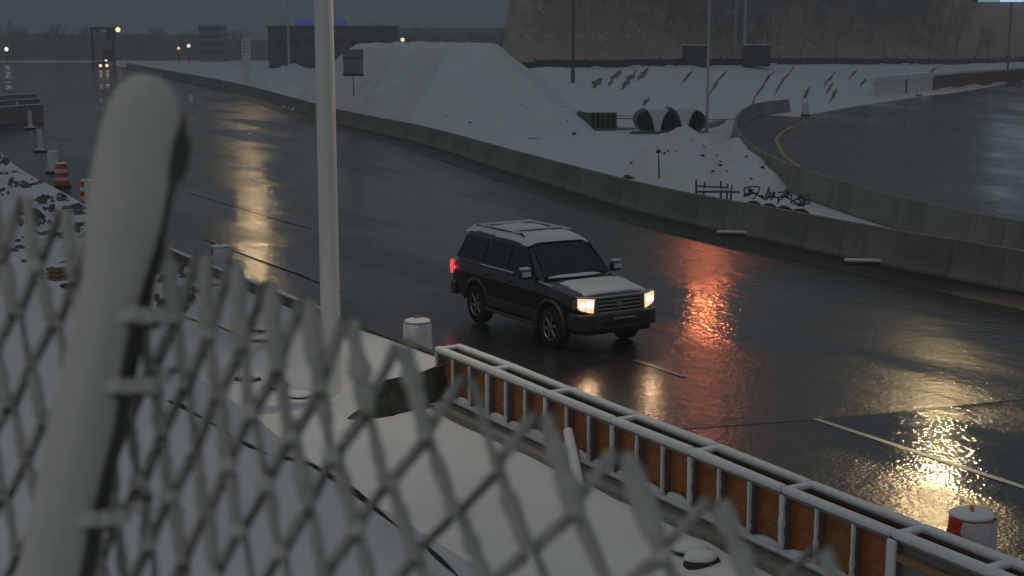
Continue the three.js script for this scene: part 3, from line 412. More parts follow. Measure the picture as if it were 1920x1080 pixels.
// debris behind the barrier
{
  const t = thing('scrap_stand', 'dark steel stand with stub posts lying behind the far barrier', 'frame', [0, 0, 0]);
  for (const [x, z] of [[6.9, -53.6], [7.1, -53.4], [7.75, -53.2], [7.95, -53.1], [8.05, -52.9]]) part('stub_post', bar(V3(x, 0.0, z), V3(x + 0.16 * (hash(x * 20 | 0, 9) - 0.5), 0.80 + 0.22 * hash(x * 20 | 0, 3), z), 0.05, 0.035), M.poleDark, t);
  part('cross_bar', bar(V3(6.9, 0.74, -53.5), V3(8.0, 0.72, -53.1), 0.035), M.poleDark, t); part('cross_bar', bar(V3(6.85, 0.56, -53.2), V3(8.35, 0.60, -52.7), 0.04), M.rust, t); part('snow', bx(1.2, 0.06, 0.2, 7.5, 0.66, -52.95, 0.025), M.snowFine, t);
  const q = rng(77); for (let k = 0; k < 4; k++) { const d = thing('scrap_bundle', ['twisted dark scrap nearest the steel frame', 'second twisted dark scrap bundle from the steel frame', 'third twisted dark scrap bundle from the steel frame', 'twisted dark scrap bundle at the right end of the row'][k], 'scrap', [8.75 + k * 0.42, 0, -52.0 + k * 0.75], 0, 'dark scrap behind the barrier'); for (let j = 0; j < 4; j++) part('rod', tube([0, 1, 2, 3].map(i => V3((q() - 0.5) * 0.7, 0.42 + q() * 0.5, (q() - 0.5) * 0.7)), 0.03, 5, 14), M.poleDark, d); part('foot', lump(0.4, 1, 0.9, 1, k, 2), M.soil, d); }
  const st = thing('survey_stake', 'thin dark stake with a tuft on the snow heap', 'stake', [6.4, 0.1, -62.5]); part('rod', bar(V3(0, 0, 0), V3(-0.05, 1.25, 0), 0.04, 0.03), M.poleDark, st); part('tuft', lump(0.13, 1, 1, 1, 3, 1, 0.6), M.soil, st).position.set(-0.05, 1.2, 0);
}
// stored timber and pipe pieces on the left near bank
{
  const ls = thing('lumber_stack', 'small stack of yellow lumber seen through the fence left of post', 'lumber', [-11.2, 0.1, -35.6], 0.9); for (let j = 0; j < 3; j++) for (let i = 0; i < 2; i++) part('board', bx(0.95, 0.085, 0.2, 0, 0.2 + j * 0.11, i * 0.22), M.lumber, ls); part('snow', bx(0.8, 0.06, 0.38, 0, 0.5, 0.1, 0.03), M.snowFine, ls);
  const drumLike = (label, x, z, r, l, turn) => { const t = thing('steel_pipe', label, 'pipe', [x, 0.2, z], turn, 'short dark pipes on the left bank'); const g = new THREE.CylinderGeometry(r, r, l, 20, 1, true); g.rotateX(Math.PI / 2); g.translate(0, r, 0); part('shell', g, M.poleDark, t); part('snow', bx(r * 1.1, 0.06, l * 0.96, 0, 2 * r, 0, 0.028), M.snowFine, t); };
  drumLike('short dark pipe at the left edge seen through the fence', -11.0, -31.3, 0.22, 1.4, 1.2); drumLike('short dark pipe nearer the fence post at left', -9.95, -30.6, 0.24, 0.7, 1.0);
  const plank = (label, a, b, h, w) => { const t = thing('loose_plank', label, 'plank'); part('board', bar(V3(a[0], h, a[1]), V3(b[0], h + 0.02, b[1]), w, w, 4), M.lumber, t); part('snow', bar(V3(a[0], h + w * 0.9, a[1]), V3(b[0], h + 0.02 + w * 0.9, b[1]), w * 1.05, w, 6), M.snowFine, t); };
  plank('snow covered plank on the bank, just left of the big grey post', [-5.4, -28.3], [-3.9, -28.0], 0.42, 0.05); plank('second snow covered plank below the first, left of the big post', [-5.3, -27.6], [-3.95, -27.5], 0.36, 0.05); plank('pale plank on the bank behind the first fence wires right of post', [-7.3, -30.6], [-6.3, -29.3], 0.32, 0.04); plank('pale plank farther right behind the fence wires', [-6.2, -29.3], [-5.5, -28.2], 0.35, 0.04); plank('long pale plank beside the dark pipes at left', [-11.8, -32.6], [-10.4, -31.9], 0.5, 0.045);
  plank('thin plank below the dark pipes at left', [-10.1, -30.2], [-9.4, -28.4], 0.35, 0.035);
  for (let i = 0; i < 7; i++) { const [p, q] = [[-1.6, 2.1], [-2.3, 2.3], [-0.6, 1.5], [-3.2, 2.5], [8.6, 1.1], [9.3, 1.25], [8.2, 0.95]][i], [x, z] = atLine(p, q), y = bankY(x, z); const t = thing('snow_capped_rubble', ['rubble lump just right of the big grey post', 'rubble lump beside the foot of the big post', 'rubble lump under the earth cut', 'rubble lump left of the big post foot', 'rubble lump below the last orange form panel', 'nearest rubble lump below the formwork', 'rubble lump beside the footing below the orange panels'][i] , 'rubble', [x, y, z], i, 'rubble along the formwork'); part('earth', lump(0.2, 1.3, 0.6, 1, i + 20, 3), M.soil, t); part('snow', lump(0.17, 1.35, 0.4, 1.05, i + 30, 3), M.snowFine, t).position.set(-0.02, 0.07, 0.02); }
  // dark clods over the left verge
  const g = lump(0.1, 1, 0.75, 1, 5, 1, 0.4), im = new THREE.InstancedMesh(g, M.verge, 1000), m4 = new THREE.Matrix4(), q4 = new THREE.Quaternion(); let n = 0;
  while (n < 1000) { const u = R(), base = wallLine[2 + Math.floor(R() * 6)], nx = wallLine[Math.min(8, wallLine.indexOf(base) + 1)], t = R(), off = 0.3 + R() * R() * 6.5; const x = lerp(base[0], nx[0], t) - off * 0.85, z = lerp(base[1], nx[1], t) + off * 0.45; if (fbm(x * 0.5, z * 0.5, 3, 0, 3) < 0.47) continue; const s = 0.3 + R() * R() * 1.7; m4.compose(V3(x, bankY(x, z) + (off < 1.6 ? 0.45 : off < 2.6 ? 0.2 : 0.0), z), q4.setFromEuler(new THREE.Euler(R() * 3, R() * 6, 0)), V3(s * 1.4, s * 0.8, s)); im.setMatrixAt(n++, m4); }
  im.name = 'soil_clods'; im.userData = { kind: 'stuff', label: 'dark soil clods breaking through snow on the left verge', category: 'soil' }; im.castShadow = im.receiveShadow = true; scene.add(im);
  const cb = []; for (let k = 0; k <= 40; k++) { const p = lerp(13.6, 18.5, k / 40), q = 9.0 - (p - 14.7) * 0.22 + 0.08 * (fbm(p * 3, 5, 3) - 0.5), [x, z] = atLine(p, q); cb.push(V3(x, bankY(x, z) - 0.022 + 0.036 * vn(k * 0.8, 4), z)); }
  solo('ledge_shadow_line', 'thin dark line across the snow bank behind the fence, standing in for a ledge shadow', 'ledge_shadow', tube(cb, 0.018, 6, 160), M.black);  // dark tube added in place of the shadow along a snow ledge
}
// signs
{
  const s = thing('road_sign', 'back of a pale road sign on a thin post in front of the mound', 'sign', [-12.05, 0, -110.5], 0.1); part('post', cyl(0.05, 0.05, 5.2, 0, 0, -0.06, 8), M.galv, s); part('upper_panel', bx(1.55, 0.62, 0.04, 0, 5.0, 0), M.pale, s); part('lower_panel', bx(1.5, 1.15, 0.04, 0, 4.05, 0.0), M.pale, s); part('bracket', bx(1.6, 0.12, 0.06, 0, 4.66, 0.01), M.poleDark, s); part('bracket', bx(1.6, 0.2, 0.06, 0, 3.4, 0.01), M.poleDark, s);
  const p = thing('sign_pylon', 'tall narrow white sign with faint dark lettering marks at far left', 'sign', [-34.6, 0, -190], 0.15); part('board', bx(1.15, 3.6, 0.3, 0, 4.2, 0), M.white, p); part('foot', bx(0.7, 2.4, 0.25, 0, 1.2, 0), M.white, p); for (let i = 0; i < 4; i++) { part('lettering', bx(0.22, 0.2, 0.02, -0.28, 5.6 - i * 0.42, 0.16), M.pale, p); part('lettering', bx(0.3, 0.12, 0.02, 0.12 + 0.06 * (i % 2), 5.62 - i * 0.42, 0.16), M.pale, p); }
}

// ------------------------------------------------------------ woods and far things
function bareTree(seed, h) { // trunk with forking limbs and fine twigs, snow lying on some of them
  const q = rng(seed), wood = [], snow = [];
  const go = (a, d, L, r, lev) => {
    const b = a.clone().addScaledVector(d, L); wood.push(bar(a, b, r, r * 0.66, lev > 1 ? 3 : 5)); if (lev > 1 && q() < 0.45 && Math.abs(d.y) < 0.9) { const o = V3(0, r * 1.1 + 0.012, 0); snow.push(bar(a.clone().add(o), b.clone().add(o), r * 0.9 + 0.012, r * 0.6 + 0.01, 3)); }
    if (lev >= 5) return; const n = lev === 0 ? 4 : 3; for (let k = 0; k < n; k++) { const e = d.clone().add(V3((q() - 0.5) * 1.7, (q() - 0.25) * 0.9, (q() - 0.5) * 1.7)).normalize(); go(a.clone().lerp(b, 0.45 + 0.55 * (k + q()) / n), e, L * (0.56 + 0.25 * q()), r * 0.58, lev + 1); }
  };
  go(V3(0, -0.3, 0), V3((q() - 0.5) * 0.15, 1, (q() - 0.5) * 0.15).normalize(), h * 0.34, h * 0.014, 0);
  return [join(wood), join(snow)];
}
{
  const kinds = [[11, 11], [23, 13], [37, 9], [41, 12]].map(([s, h]) => bareTree(s, h)), m4 = new THREE.Matrix4(), q4 = new THREE.Quaternion();
  const wood = (name, label, n, place) => {
    const put = kinds.map(() => []); for (let i = 0; i < n; i++) { const [x, y, z, s] = place(i); put[i % 4].push(new THREE.Matrix4().compose(V3(x, y, z), q4.setFromAxisAngle(V3(0, 1, 0), R() * 6.28), V3(s, s * rr(0.85, 1.15), s))); }
    kinds.forEach(([w, sn], k) => { for (const [g, m, nm] of [[w, M.bark, name], [sn, M.twigSnow, name + '_snow']]) { const im = new THREE.InstancedMesh(g, m, put[k].length); put[k].forEach((mm, i) => im.setMatrixAt(i, mm)); im.name = numbered(nm); im.castShadow = im.receiveShadow = true; im.userData = { kind: 'stuff', label: label + (nm === name ? '' : ', snow on its twigs'), category: 'trees' }; scene.add(im); } });
  };
  wood('wooded_hillside', 'dense bare brown trees on the hillside at upper right', 210, () => { const x = 0.6 + R() * R() * 30 + R() * 66, c = crestZ(x) - 9 - R() * 34; return [x, crestY(x) - 0.4 + 15 * (1 - Math.exp(-Math.max(0, crestZ(x) - 8 - c) * 0.034)) * smooth(-1.6, 1.4, x), c, rr(0.6, 1.15)]; });
  wood('far_treeline', 'hazy bare treeline on the horizon at upper left', 200, () => { const x = -190 + R() * 215, z = -398 - R() * 30; return [x, 0.5 + 3.5 * smooth(-398, -430, z), z, rr(0.45, 0.75)]; });
}
{ // dark flat building with a blue lit sign on its roof edge
  const b = thing('low_building', 'dark low building far behind the big post, under blue letters', 'building', [-37, 0, -304], 0); part('wall', bx(26, 8.2, 9, 0, 4.1, 0, 0.05), M.building, b); part('roof', bx(26.6, 0.3, 9.6, 0, 8.35, 0, 0.05), M.poleDark, b); for (let i = 0; i < 8; i++) part('window', bx(1.5, 1.2, 0.1, -10.5 + i * 3, 5.4, 4.52, 0.02), M.pane, b);
  const s = thing('blue_sign', 'glowing blue lettering on the far roof, crossed by the big post', 'sign', [-39.1, 8.5, -299.2]); part('sign_rail', bx(10.6, 0.08, 0.1, 0, 0.06, -0.05), M.poleDark, s); const gm = glow(new THREE.Color(0.03, 0.05, 0.55), 0.55), q = rng(5); for (let i = 0; i < 17; i++) part('letter_sign', bx(0.28 + 0.16 * q(), 1.05 + 0.15 * q(), 0.14, -5 + i * 0.62, 0.75, 0, 0.04), gm, s);
  const w = thing('apartment_block', 'pale hazy block with stripe like floors at far left', 'building', [-78.6, 0, -384]); part('wall', bx(6.4, 9.4, 6, 0, 4.7, 0, 0.05), M.pale, w); for (let i = 0; i < 4; i++) part('window_band', bx(6.0, 0.7, 0.1, 0, 2.4 + i * 2.0, 3.02, 0.02), M.building, w);
  // lit sign over the woods at the top right corner
  const l = thing('lit_sign', 'cold white lit sign at the top right corner of the view', 'sign', [0, 0, 0]); const g1 = glow(new THREE.Color(0.55, 0.75, 1), 1.0), g2 = glow(new THREE.Color(0.25, 0.45, 0.38), 0.7), a = [54.6, -170], c = [60.6, -170];
  part('sign_frame', bx(9.2, 2.2, 0.4, 58.0, 11.35, -170.3), M.poleDark, l); part('sign_face_light', bx(6.0, 1.9, 0.06, 59.5, 11.2, -170.05, 0.02), g1, l); part('sign_face_light', bx(2.4, 1.9, 0.06, 55.2, 11.2, -170.05, 0.02), g2, l); part('sign_leg', cyl(0.12, 0.12, 8.4, 58, 2.2, -170.4, 10), M.hoard, l); const ra = new THREE.RectAreaLight(new THREE.Color(0.55, 0.75, 1), 1.0, 6, 1.9); ra.position.set(59.5, 11.2, -169.95); ra.lookAt(59.5, 11.2, 0); l.add(ra);
}
{ // far street lamps, small points of light
  const lamp = (label, x, y, z, c, r) => { const t = thing('street_lamp', label, 'street lamp', [x, 0, z], 0, 'far street lamps'); part('pole', cyl(0.12, 0.08, y, 0, 0, 0, 8), M.poleDark, t); part('lamp_globe', new THREE.SphereGeometry(r, 12, 8).translate(0, y + r * 0.6, 0.1), glow(c, 2.2), t); const l = new THREE.PointLight(c, 12, 0, 2); l.position.set(0, y + r * 0.6, 0.1); l.shadow.radius = r / 0.02; l.castShadow = true; t.add(l); };
  const W = new THREE.Color(1, 0.86, 0.62), Y = new THREE.Color(1, 0.72, 0.34);
  lamp('far lamp at the extreme left of the horizon', -121.2, 3.1, -350, W, 0.48); lamp('far lamp just left of the pale apartment block', -79.7, 3.9, -360, W, 0.42); lamp('far lamp left of the slender lamp post', -47.4, 5.1, -300, Y, 0.44); lamp('far lamp above the snow mound', -24.7, 5.4, -330, W, 0.42); lamp('faint amber lamp beside the pale block at far left', -82.2, 3.3, -360, new THREE.Color(0.6, 0.35, 0.15), 0.4);
  const g = thing('sign_gantry', 'dark sign gantry with a lamp over the far road', 'gantry', [-91.7, 0, -330]); for (const x of [-3.1, 1.6]) part('leg', bx(0.5, 8.2, 0.5, x, 4.1, 0), M.poleDark, g); part('beam', bx(5.6, 0.5, 0.6, -0.6, 8.25, 0), M.poleDark, g); part('sign_board', bx(2.0, 2.6, 0.2, 1.3, 6.9, 0.4), M.poleDark, g); part('sign_board', bx(1.0, 0.9, 0.2, -2.0, 7.9, 0.4), M.poleDark, g); part('lamp_globe', new THREE.SphereGeometry(0.55, 12, 8).translate(2.95, 7.9, 0.5), glow(Y, 2.2), g); const l = new THREE.PointLight(Y, 14, 0, 2); l.position.set(2.95, 7.9, 0.5); l.shadow.radius = 25; g.add(l);
}
function farVehicle(label, name, cat, x, z, turn, L, W, H, boxy, beam, k) { // small vehicle far down the road, headlamps on
  const t = thing(name, label, cat, [x, 0.01, z], turn); const s = new THREE.Shape(); if (boxy) { s.moveTo(-L / 2, 0.5); s.lineTo(L / 2, 0.5); s.lineTo(L / 2, H * 0.55); s.lineTo(L / 2 - 0.3, H * 0.8); s.lineTo(L / 2 - 1.6, H * 0.82); s.lineTo(L / 2 - 1.7, H); s.lineTo(-L / 2, H); } else { s.moveTo(-L / 2, 0.35); s.lineTo(L / 2, 0.35); s.lineTo(L / 2, H * 0.5); s.lineTo(L / 2 - 1.1, H * 0.62); s.lineTo(L / 2 - 1.8, H); s.lineTo(-L / 2 + 0.9, H); s.lineTo(-L / 2, H * 0.62); } const g = new THREE.ExtrudeGeometry(s, { depth: W, bevelEnabled: true, bevelSize: 0.08, bevelThickness: 0.1, bevelSegments: 2 }); g.translate(0, 0, -W / 2); g.rotateY(-Math.PI / 2); part('body', g, M.building, t);
  for (const sx of [-1, 1]) { for (const zz of [-L * 0.32, L * 0.32]) { const w = new THREE.CylinderGeometry(0.36, 0.36, 0.25, 16); w.rotateZ(Math.PI / 2); w.translate(sx * W * 0.46, 0.36, zz); part('wheel', w, M.rubber, t); } const h = new THREE.SphereGeometry(k, 12, 8); h.translate(sx * W * 0.36, 0.8, L / 2 + 0.08); part('headlight', h, glow(beam, 2.2), t); const l = new THREE.PointLight(beam, 8, 0, 2); l.position.set(sx * W * 0.36, 0.8, L / 2 + 0.08); l.shadow.radius = k / 0.02; t.add(l); }
  const ws = bx(W * 0.8, H * 0.22, 0.05, 0, H * 0.72, boxy ? L / 2 - 0.1 : L / 2 - 1.5); part('windscreen', ws, M.pane, t);
}
farVehicle('dark lorry with paired headlights at the far end of the road', 'lorry', 'lorry', -95.3, -345, 0.30, 8, 2.5, 3.4, true, new THREE.Color(1, 0.84, 0.6), 0.26);
farVehicle('far car with amber headlights close to the end of the barrier', 'far_car', 'car', -79.8, -284, 0.35, 4.5, 1.7, 1.5, false, new THREE.Color(1, 0.62, 0.3), 0.30);
for (const [k, x] of [[0, 20.2], [1, 28.0]]) { const t = thing('site_container', k ? 'dark box behind the crest rail, right of the banded pole' : 'dark box behind the crest rail, left of the slim signal pole', 'container', [x + 1, 2.8, -168 - k * 5], -0.1, 'dark boxes on the crest'); part('box', bx(3.1, 2.5, 2.4, 0, 1.25, 0, 0.04), M.brown, t); for (let i = 0; i < 4; i++) part('rib', bx(0.1, 2.3, 0.06, -1.2 + i * 0.8, 1.25, 1.22, 0.01), M.poleDark, t); part('snow', bx(3.1, 0.08, 2.4, 0, 2.53, 0, 0.03), M.snowFine, t); }

// ------------------------------------------------------------ the dark two-tone sport utility car
{
  const car = thing('sport_utility_car', 'dark sport utility car with snow on roof and hood, headlights on', 'car', [0.82, 0.006, -30.35], 0.541); car.scale.set(1, 1.035, 1);
  const at = (tbl, z) => { for (let i = 1; i < tbl.length; i++) if (z <= tbl[i][0]) { const [a, b] = tbl[i - 1], [c, d] = tbl[i]; const t = (z - a) / (c - a); return b + (d - b) * t * t * (3 - 2 * t) * 0.5 + (d - b) * t * 0.5; } return tbl[tbl.length - 1][1]; };
  const Wt = [[-2.74, 0.86], [-2.62, 0.95], [-2.2, 0.985], [1.7, 0.985], [2.1, 0.965], [2.36, 0.92], [2.47, 0.86], [2.52, 0.80]], Tt = [[-2.74, 1.24], [-2.6, 1.27], [0.9, 1.27], [1.12, 1.25], [1.7, 1.21], [2.2, 1.155], [2.42, 1.10], [2.52, 1.02]], Bt = [[-2.74, 0.52], [-2.4, 0.45], [2.2, 0.42], [2.52, 0.5]];
  const zs = []; for (let i = 0; i <= 60; i++) zs.push(lerp(-2.74, 2.52, i / 60)); const sect = z => { const w = at(Wt, z), t = at(Tt, z), b = at(Bt, z); return [[0, b], [w * 0.86, b], [w * 0.965, b + 0.07], [w * 0.99, b + 0.22], [w, 0.82], [w, t - 0.26], [w * 0.985, t - 0.13], [w * 0.95, t - 0.045], [w * 0.86, t - 0.008], [w * 0.45, t + 0.018], [0, t + 0.024]]; };
  const bp = [], bi = []; const N = 20; zs.forEach((z, i) => { const s = sect(z), ring = [...s, ...s.slice(1, -1).reverse().map(([x, y]) => [-x, y])]; ring.forEach(([x, y]) => bp.push(x, y, z)); if (i) for (let k = 0; k < N; k++) { const a = (i - 1) * N + k, b = (i - 1) * N + (k + 1) % N, c = a + N, d = b + N; bi.push(a, b, c, b, d, c); } });
  for (const [i, f] of [[0, 1], [60, 0]]) { const o = bp.length / 3; bp.push(0, 0.85, zs[i]); for (let k = 0; k < N; k++) { const a = i * N + k, b = i * N + (k + 1) % N; f ? bi.push(o, b, a) : bi.push(o, a, b); } }
  let bg = geoFrom(bp, bi, new Array(bp.length / 3 * 2).fill(0));
  const ev = new Evaluator(); ev.useGroups = false; let br = new Brush(bg); br.updateMatrixWorld(); const AX = [-1.5, 1.53];
  for (const z of AX) for (const s of [-1, 1]) { const c = new THREE.CylinderGeometry(0.475, 0.475, 0.5, 32); c.rotateZ(Math.PI / 2); const q = new Brush(c); q.position.set(s * 0.9, 0.43, z); q.updateMatrixWorld(); br = ev.evaluate(br, q, SUBTRACTION); }
  bg = br.geometry; bg = toCreasedNormals(norm(bg), 0.7); const body = part('body', bg, M.paint, car);
  // cabin, leaning glass house
  const gp = [], gi = [], hs = [[1.235, 0.935, 1.12, -2.66], [1.29, 0.925, 1.05, -2.65], [1.85, 0.755, 0.30, -2.38], [1.91, 0.725, 0.19, -2.33], [1.945, 0.66, 0.08, -2.26], [1.96, 0.48, -0.15, -2.1]], K = 28;
  hs.forEach(([y, w, zf, zr], j) => { const rc = 0.14; for (let k = 0; k < K; k++) { const a = k / K * Math.PI * 2, ca = Math.cos(a), sa = Math.sin(a), e = 0.22, x = Math.sign(ca) * Math.pow(Math.abs(ca), e) * w, zz = (zf + zr) / 2 + Math.sign(sa) * Math.pow(Math.abs(sa), e) * (zf - zr) / 2; gp.push(x, y, zz); } if (j) for (let k = 0; k < K; k++) { const a = (j - 1) * K + k, b = (j - 1) * K + (k + 1) % K, c = a + K, d = b + K; gi.push(a, c, b, b, c, d); } }); { const o = gp.length / 3; gp.push(0, 1.972, -1.2); for (let k = 0; k < K; k++) gi.push(o, (hs.length - 1) * K + (k + 1) % K, (hs.length - 1) * K + k); }
  part('cabin', toCreasedNormals(norm(geoFrom(gp, gi)), 0.6), M.paint, car);
  // panes, each a thin slab lying on the cabin side
  const slab = (pts, nrm, th) => { const n = pts.length, pos = [], idx = []; for (const s of [0, 1]) for (const p of pts) pos.push(p[0] + nrm[0] * th * s, p[1] + nrm[1] * th * s, p[2] + nrm[2] * th * s); for (let i = 1; i < n - 1; i++) { idx.push(0, i + 1, i, n, n + i, n + i + 1); } for (let i = 0; i < n; i++) { const j = (i + 1) % n; idx.push(i, j, n + i, j, n + j, n + i); } const g = geoFrom(pos, idx).toNonIndexed(); g.computeVertexNormals(); return g; };
  const sx = y => lerp(0.928, 0.757, (y - 1.29) / 0.56);
  for (const s of [-1, 1]) {
    const win = (z0b, z0t, z1b, z1t, yb = 1.315, yt = 1.81) => slab([[s * sx(yb), yb, z0b], [s * sx(yb), yb, z1b], [s * sx(yt), yt, z1t], [s * sx(yt), yt, z0t]], [s * 0.957, 0.29, 0], 0.014);
    part('front_door_window', win(0.82, 0.32, -0.16, -0.16), M.glass, car); part('rear_door_window', win(-0.24, -0.24, -1.17, -1.14), M.glass, car); part('quarter_window', win(-1.27, -1.25, -2.46, -2.22), M.glass, car);
    // doors, a little proud of the body
    const dr = (z0, z1, arch) => { const pos = [], idx = [], n = 22, m = 12; for (let j = 0; j <= m; j++) for (let i = 0; i <= n; i++) { const z = lerp(z0, z1, i / n), y = lerp(0.60, 1.235, j / m); const c = sect(z); let x = at(Wt, z); const t = at(Tt, z); if (y > t - 0.26) x *= lerp(1, 0.962, (y - t + 0.26) / 0.22); pos.push(s * (x + 0.007), y, z); if (i && j) { const cz = (lerp(z0, z1, (i - 0.5) / n)), cy = lerp(0.60, 1.235, (j - 0.5) / m); if (arch && Math.hypot(cz - arch, cy - 0.43) < 0.53) continue; const a = (j - 1) * (n + 1) + i - 1; s > 0 ? idx.push(a, a + n + 1, a + 1, a + 1, a + n + 1, a + n + 2) : idx.push(a, a + 1, a + n + 1, a + 1, a + n + 2, a + n + 1); } } return geoFrom(pos, idx); };
    for (const [nm, z0, z1, arch, hz] of [['front_door', 0.93, -0.18, 0, -0.06], ['rear_door', -0.205, -1.2, -1.5, -1.06]]) { const d = part(nm, dr(z0, z1, arch), M.paint, car); part('handle', bx(0.03, 0.04, 0.2, s * 1.005, 1.10, hz, 0.012), M.paint, d); }
    const mir = part('mirror', (() => { const g = new RoundedBoxGeometry(0.24, 0.19, 0.15, 3, 0.05); g.translate(s * 1.13, 1.36, 0.80); return join(g, bx(0.12, 0.05, 0.07, s * 0.98, 1.30, 0.80, 0.02)); })(), M.paint, car); part('snow', bx(0.22, 0.05, 0.14, s * 1.13, 1.475, 0.80, 0.024), M.snowFine, mir); part('snow', bx(0.2, 0.1, 0.02, s * 1.14, 1.37, 0.885, 0.01), M.snowFine, mir);
    part('belt_snow', bx(0.035, 0.028, 1.35, s * 0.955, 1.285, -0.62, 0.012), M.snowFine, car);
    part('fender_snow', tube([V3(s * 0.90, 1.225, 1.0), V3(s * 0.90, 1.215, 1.25), V3(s * 0.905, 1.20, 1.5)], 0.016, 5, 10), M.snowFine, car);
    part('lower_cladding', bx(0.035, 0.20, 2.02, s * 0.985, 0.56, 0.02, 0.015), M.tan, car); part('running_board', bx(0.18, 0.06, 1.98, s * 1.0, 0.40, 0.02, 0.025), M.tan, car);
    for (const z of AX) { const f = new THREE.TorusGeometry(0.50, 0.042, 8, 26, Math.PI * 1.05); f.rotateY(Math.PI / 2); f.rotateX(0.08); f.scale(1.2, 1, 1); f.translate(s * 0.965, 0.43, z); part('wheel_flare', f, M.tan, car); }
    // headlights wrap the corner
    const hs_ = new THREE.Shape(); hs_.moveTo(-0.17, 0.11); hs_.lineTo(0.17, 0.13); hs_.lineTo(0.17, -0.04); hs_.quadraticCurveTo(0.14, -0.12, -0.15, -0.15); hs_.lineTo(-0.17, 0.11); const mk = (d, sc) => { const g = new THREE.ExtrudeGeometry(hs_, { depth: d, bevelEnabled: true, bevelSize: 0.012, bevelThickness: 0.015, bevelSegments: 2 }); g.scale(s * sc, sc, 1); if (s < 0) { const ix = g.index; g.computeVertexNormals(); } return g; };
    const hl = part('headlight_housing', mk(0.10, 1.12), M.chrome, car); hl.position.set(s * 0.715, 0.965, 2.395); hl.rotation.y = s * 0.42; const le = part('headlight', mk(0.03, 0.93), glow(new THREE.Color(1, 0.60, 0.34), 1.25), hl); le.position.z = 0.098; for (const [lx, ly, lr] of [[-0.07, 0.02, 0.075], [0.08, 0.0, 0.06]]) { const bl = new THREE.SphereGeometry(lr, 16, 8); bl.scale(1, 1, 0.35); bl.translate(s * lx, ly, 0.145); part('headlight_bulb', bl, glow(new THREE.Color(1, 0.82, 0.62), 2.2), hl); } part('turn_lamp', bx(0.07, 0.17, 0.05, s * 0.225, 0, 0.06, 0.02), phy(lin(0.5, 0.2, 0.02), 0.2), hl);
    const sp = new THREE.SpotLight(new THREE.Color(1, 0.60, 0.32), 2.2, 0, 1.05, 0.6, 2); sp.position.set(s * 0.75, 0.965, 2.57); sp.target.position.set(s * 0.8, 0.45, 12); sp.shadow.radius = 4; sp.castShadow = true; car.add(sp, sp.target);
    const tl = part('tail_lamp', bx(0.09, 0.30, 0.10, s * 0.925, 1.07, -2.66, 0.03), s < 0 ? glow(new THREE.Color(1, 0.06, 0.07), 1.3) : glow(new THREE.Color(1, 0.06, 0.07), 1.3), car); const tp = new THREE.PointLight(new THREE.Color(1, 0.06, 0.07), 0.12, 0, 2); tp.position.set(s * 0.99, 1.05, -2.76); tp.shadow.radius = 3; car.add(tp);
    const fl = new THREE.CylinderGeometry(0.07, 0.07, 0.03, 16); fl.rotateX(Math.PI / 2); fl.translate(s * 0.66, 0.60, 2.625); part('fog_lamp', fl, M.pane, car);
    const rail = part('roof_rail', tube([V3(s * 0.63, 1.95, 0.0), V3(s * 0.63, 2.02, -0.14), V3(s * 0.63, 2.03, -1.1), V3(s * 0.63, 2.02, -2.0), V3(s * 0.63, 1.95, -2.14)], 0.022, 6, 30), M.black, car); part('snow', tube([V3(s * 0.63, 2.04, -0.16), V3(s * 0.63, 2.05, -1.1), V3(s * 0.63, 2.04, -1.96)], 0.024, 6, 24), M.snowFine, rail);
    // wheels
    for (const z of AX) { const w = part('wheel', (() => { const pr = [[0.25, -0.13], [0.37, -0.135], [0.395, -0.11], [0.402, -0.04], [0.402, 0.04], [0.395, 0.11], [0.37, 0.135], [0.25, 0.13]].map(([r, y]) => new THREE.Vector2(r, y)); const g = new THREE.LatheGeometry(pr, 36); g.rotateZ(-Math.PI / 2); return g; })(), M.rubber, car); w.position.set(s * 0.86, 0.402, z);
      const rim = (() => { const gs = [(() => { const g = new THREE.TorusGeometry(0.25, 0.02, 8, 32); g.rotateY(Math.PI / 2); return g; })(), (() => { const g = new THREE.CylinderGeometry(0.07, 0.075, 0.05, 16); g.rotateZ(Math.PI / 2); return g; })()]; for (let k = 0; k < 6; k++) { const g = new RoundedBoxGeometry(0.035, 0.20, 0.075, 1, 0.012); g.translate(0, 0.15, 0); g.rotateX(k * Math.PI / 3 + 0.3); gs.push(g); } const g = join(gs); g.translate(s * 0.11, 0, 0); return g; })(); part('rim', rim, M.chrome, w); const bk = new THREE.CircleGeometry(0.25, 24); bk.rotateY(Math.PI / 2); bk.translate(s * 0.03, 0, 0); part('hub_back', bk, M.black, w); }
  }
  part('windshield', slab([[-0.80, 1.31, 1.035], [0.80, 1.31, 1.035], [0.66, 1.845, 0.325], [-0.66, 1.845, 0.325]], [0, 0.80, 0.60], 0.014), M.glass, car);
  part('rear_window', slab([[0.74, 1.34, -2.652], [-0.74, 1.34, -2.652], [-0.62, 1.81, -2.42], [0.62, 1.81, -2.42]], [0, 0.44, -0.9], 0.014), M.glass, car);
  for (const s of [-1, 1]) part('wiper', bar(V3(s * 0.05 + 0.3 * s, 1.325, 1.07), V3(s * 0.35 - 0.55, 1.335, 1.045), 0.013), M.black, car);
  const cs = lump(0.16, 4.2, 0.25, 0.55, 3, 3, 0.5); cs.translate(-0.1, 1.305, 1.11); part('cowl_snow', cs, M.snowFine, car);
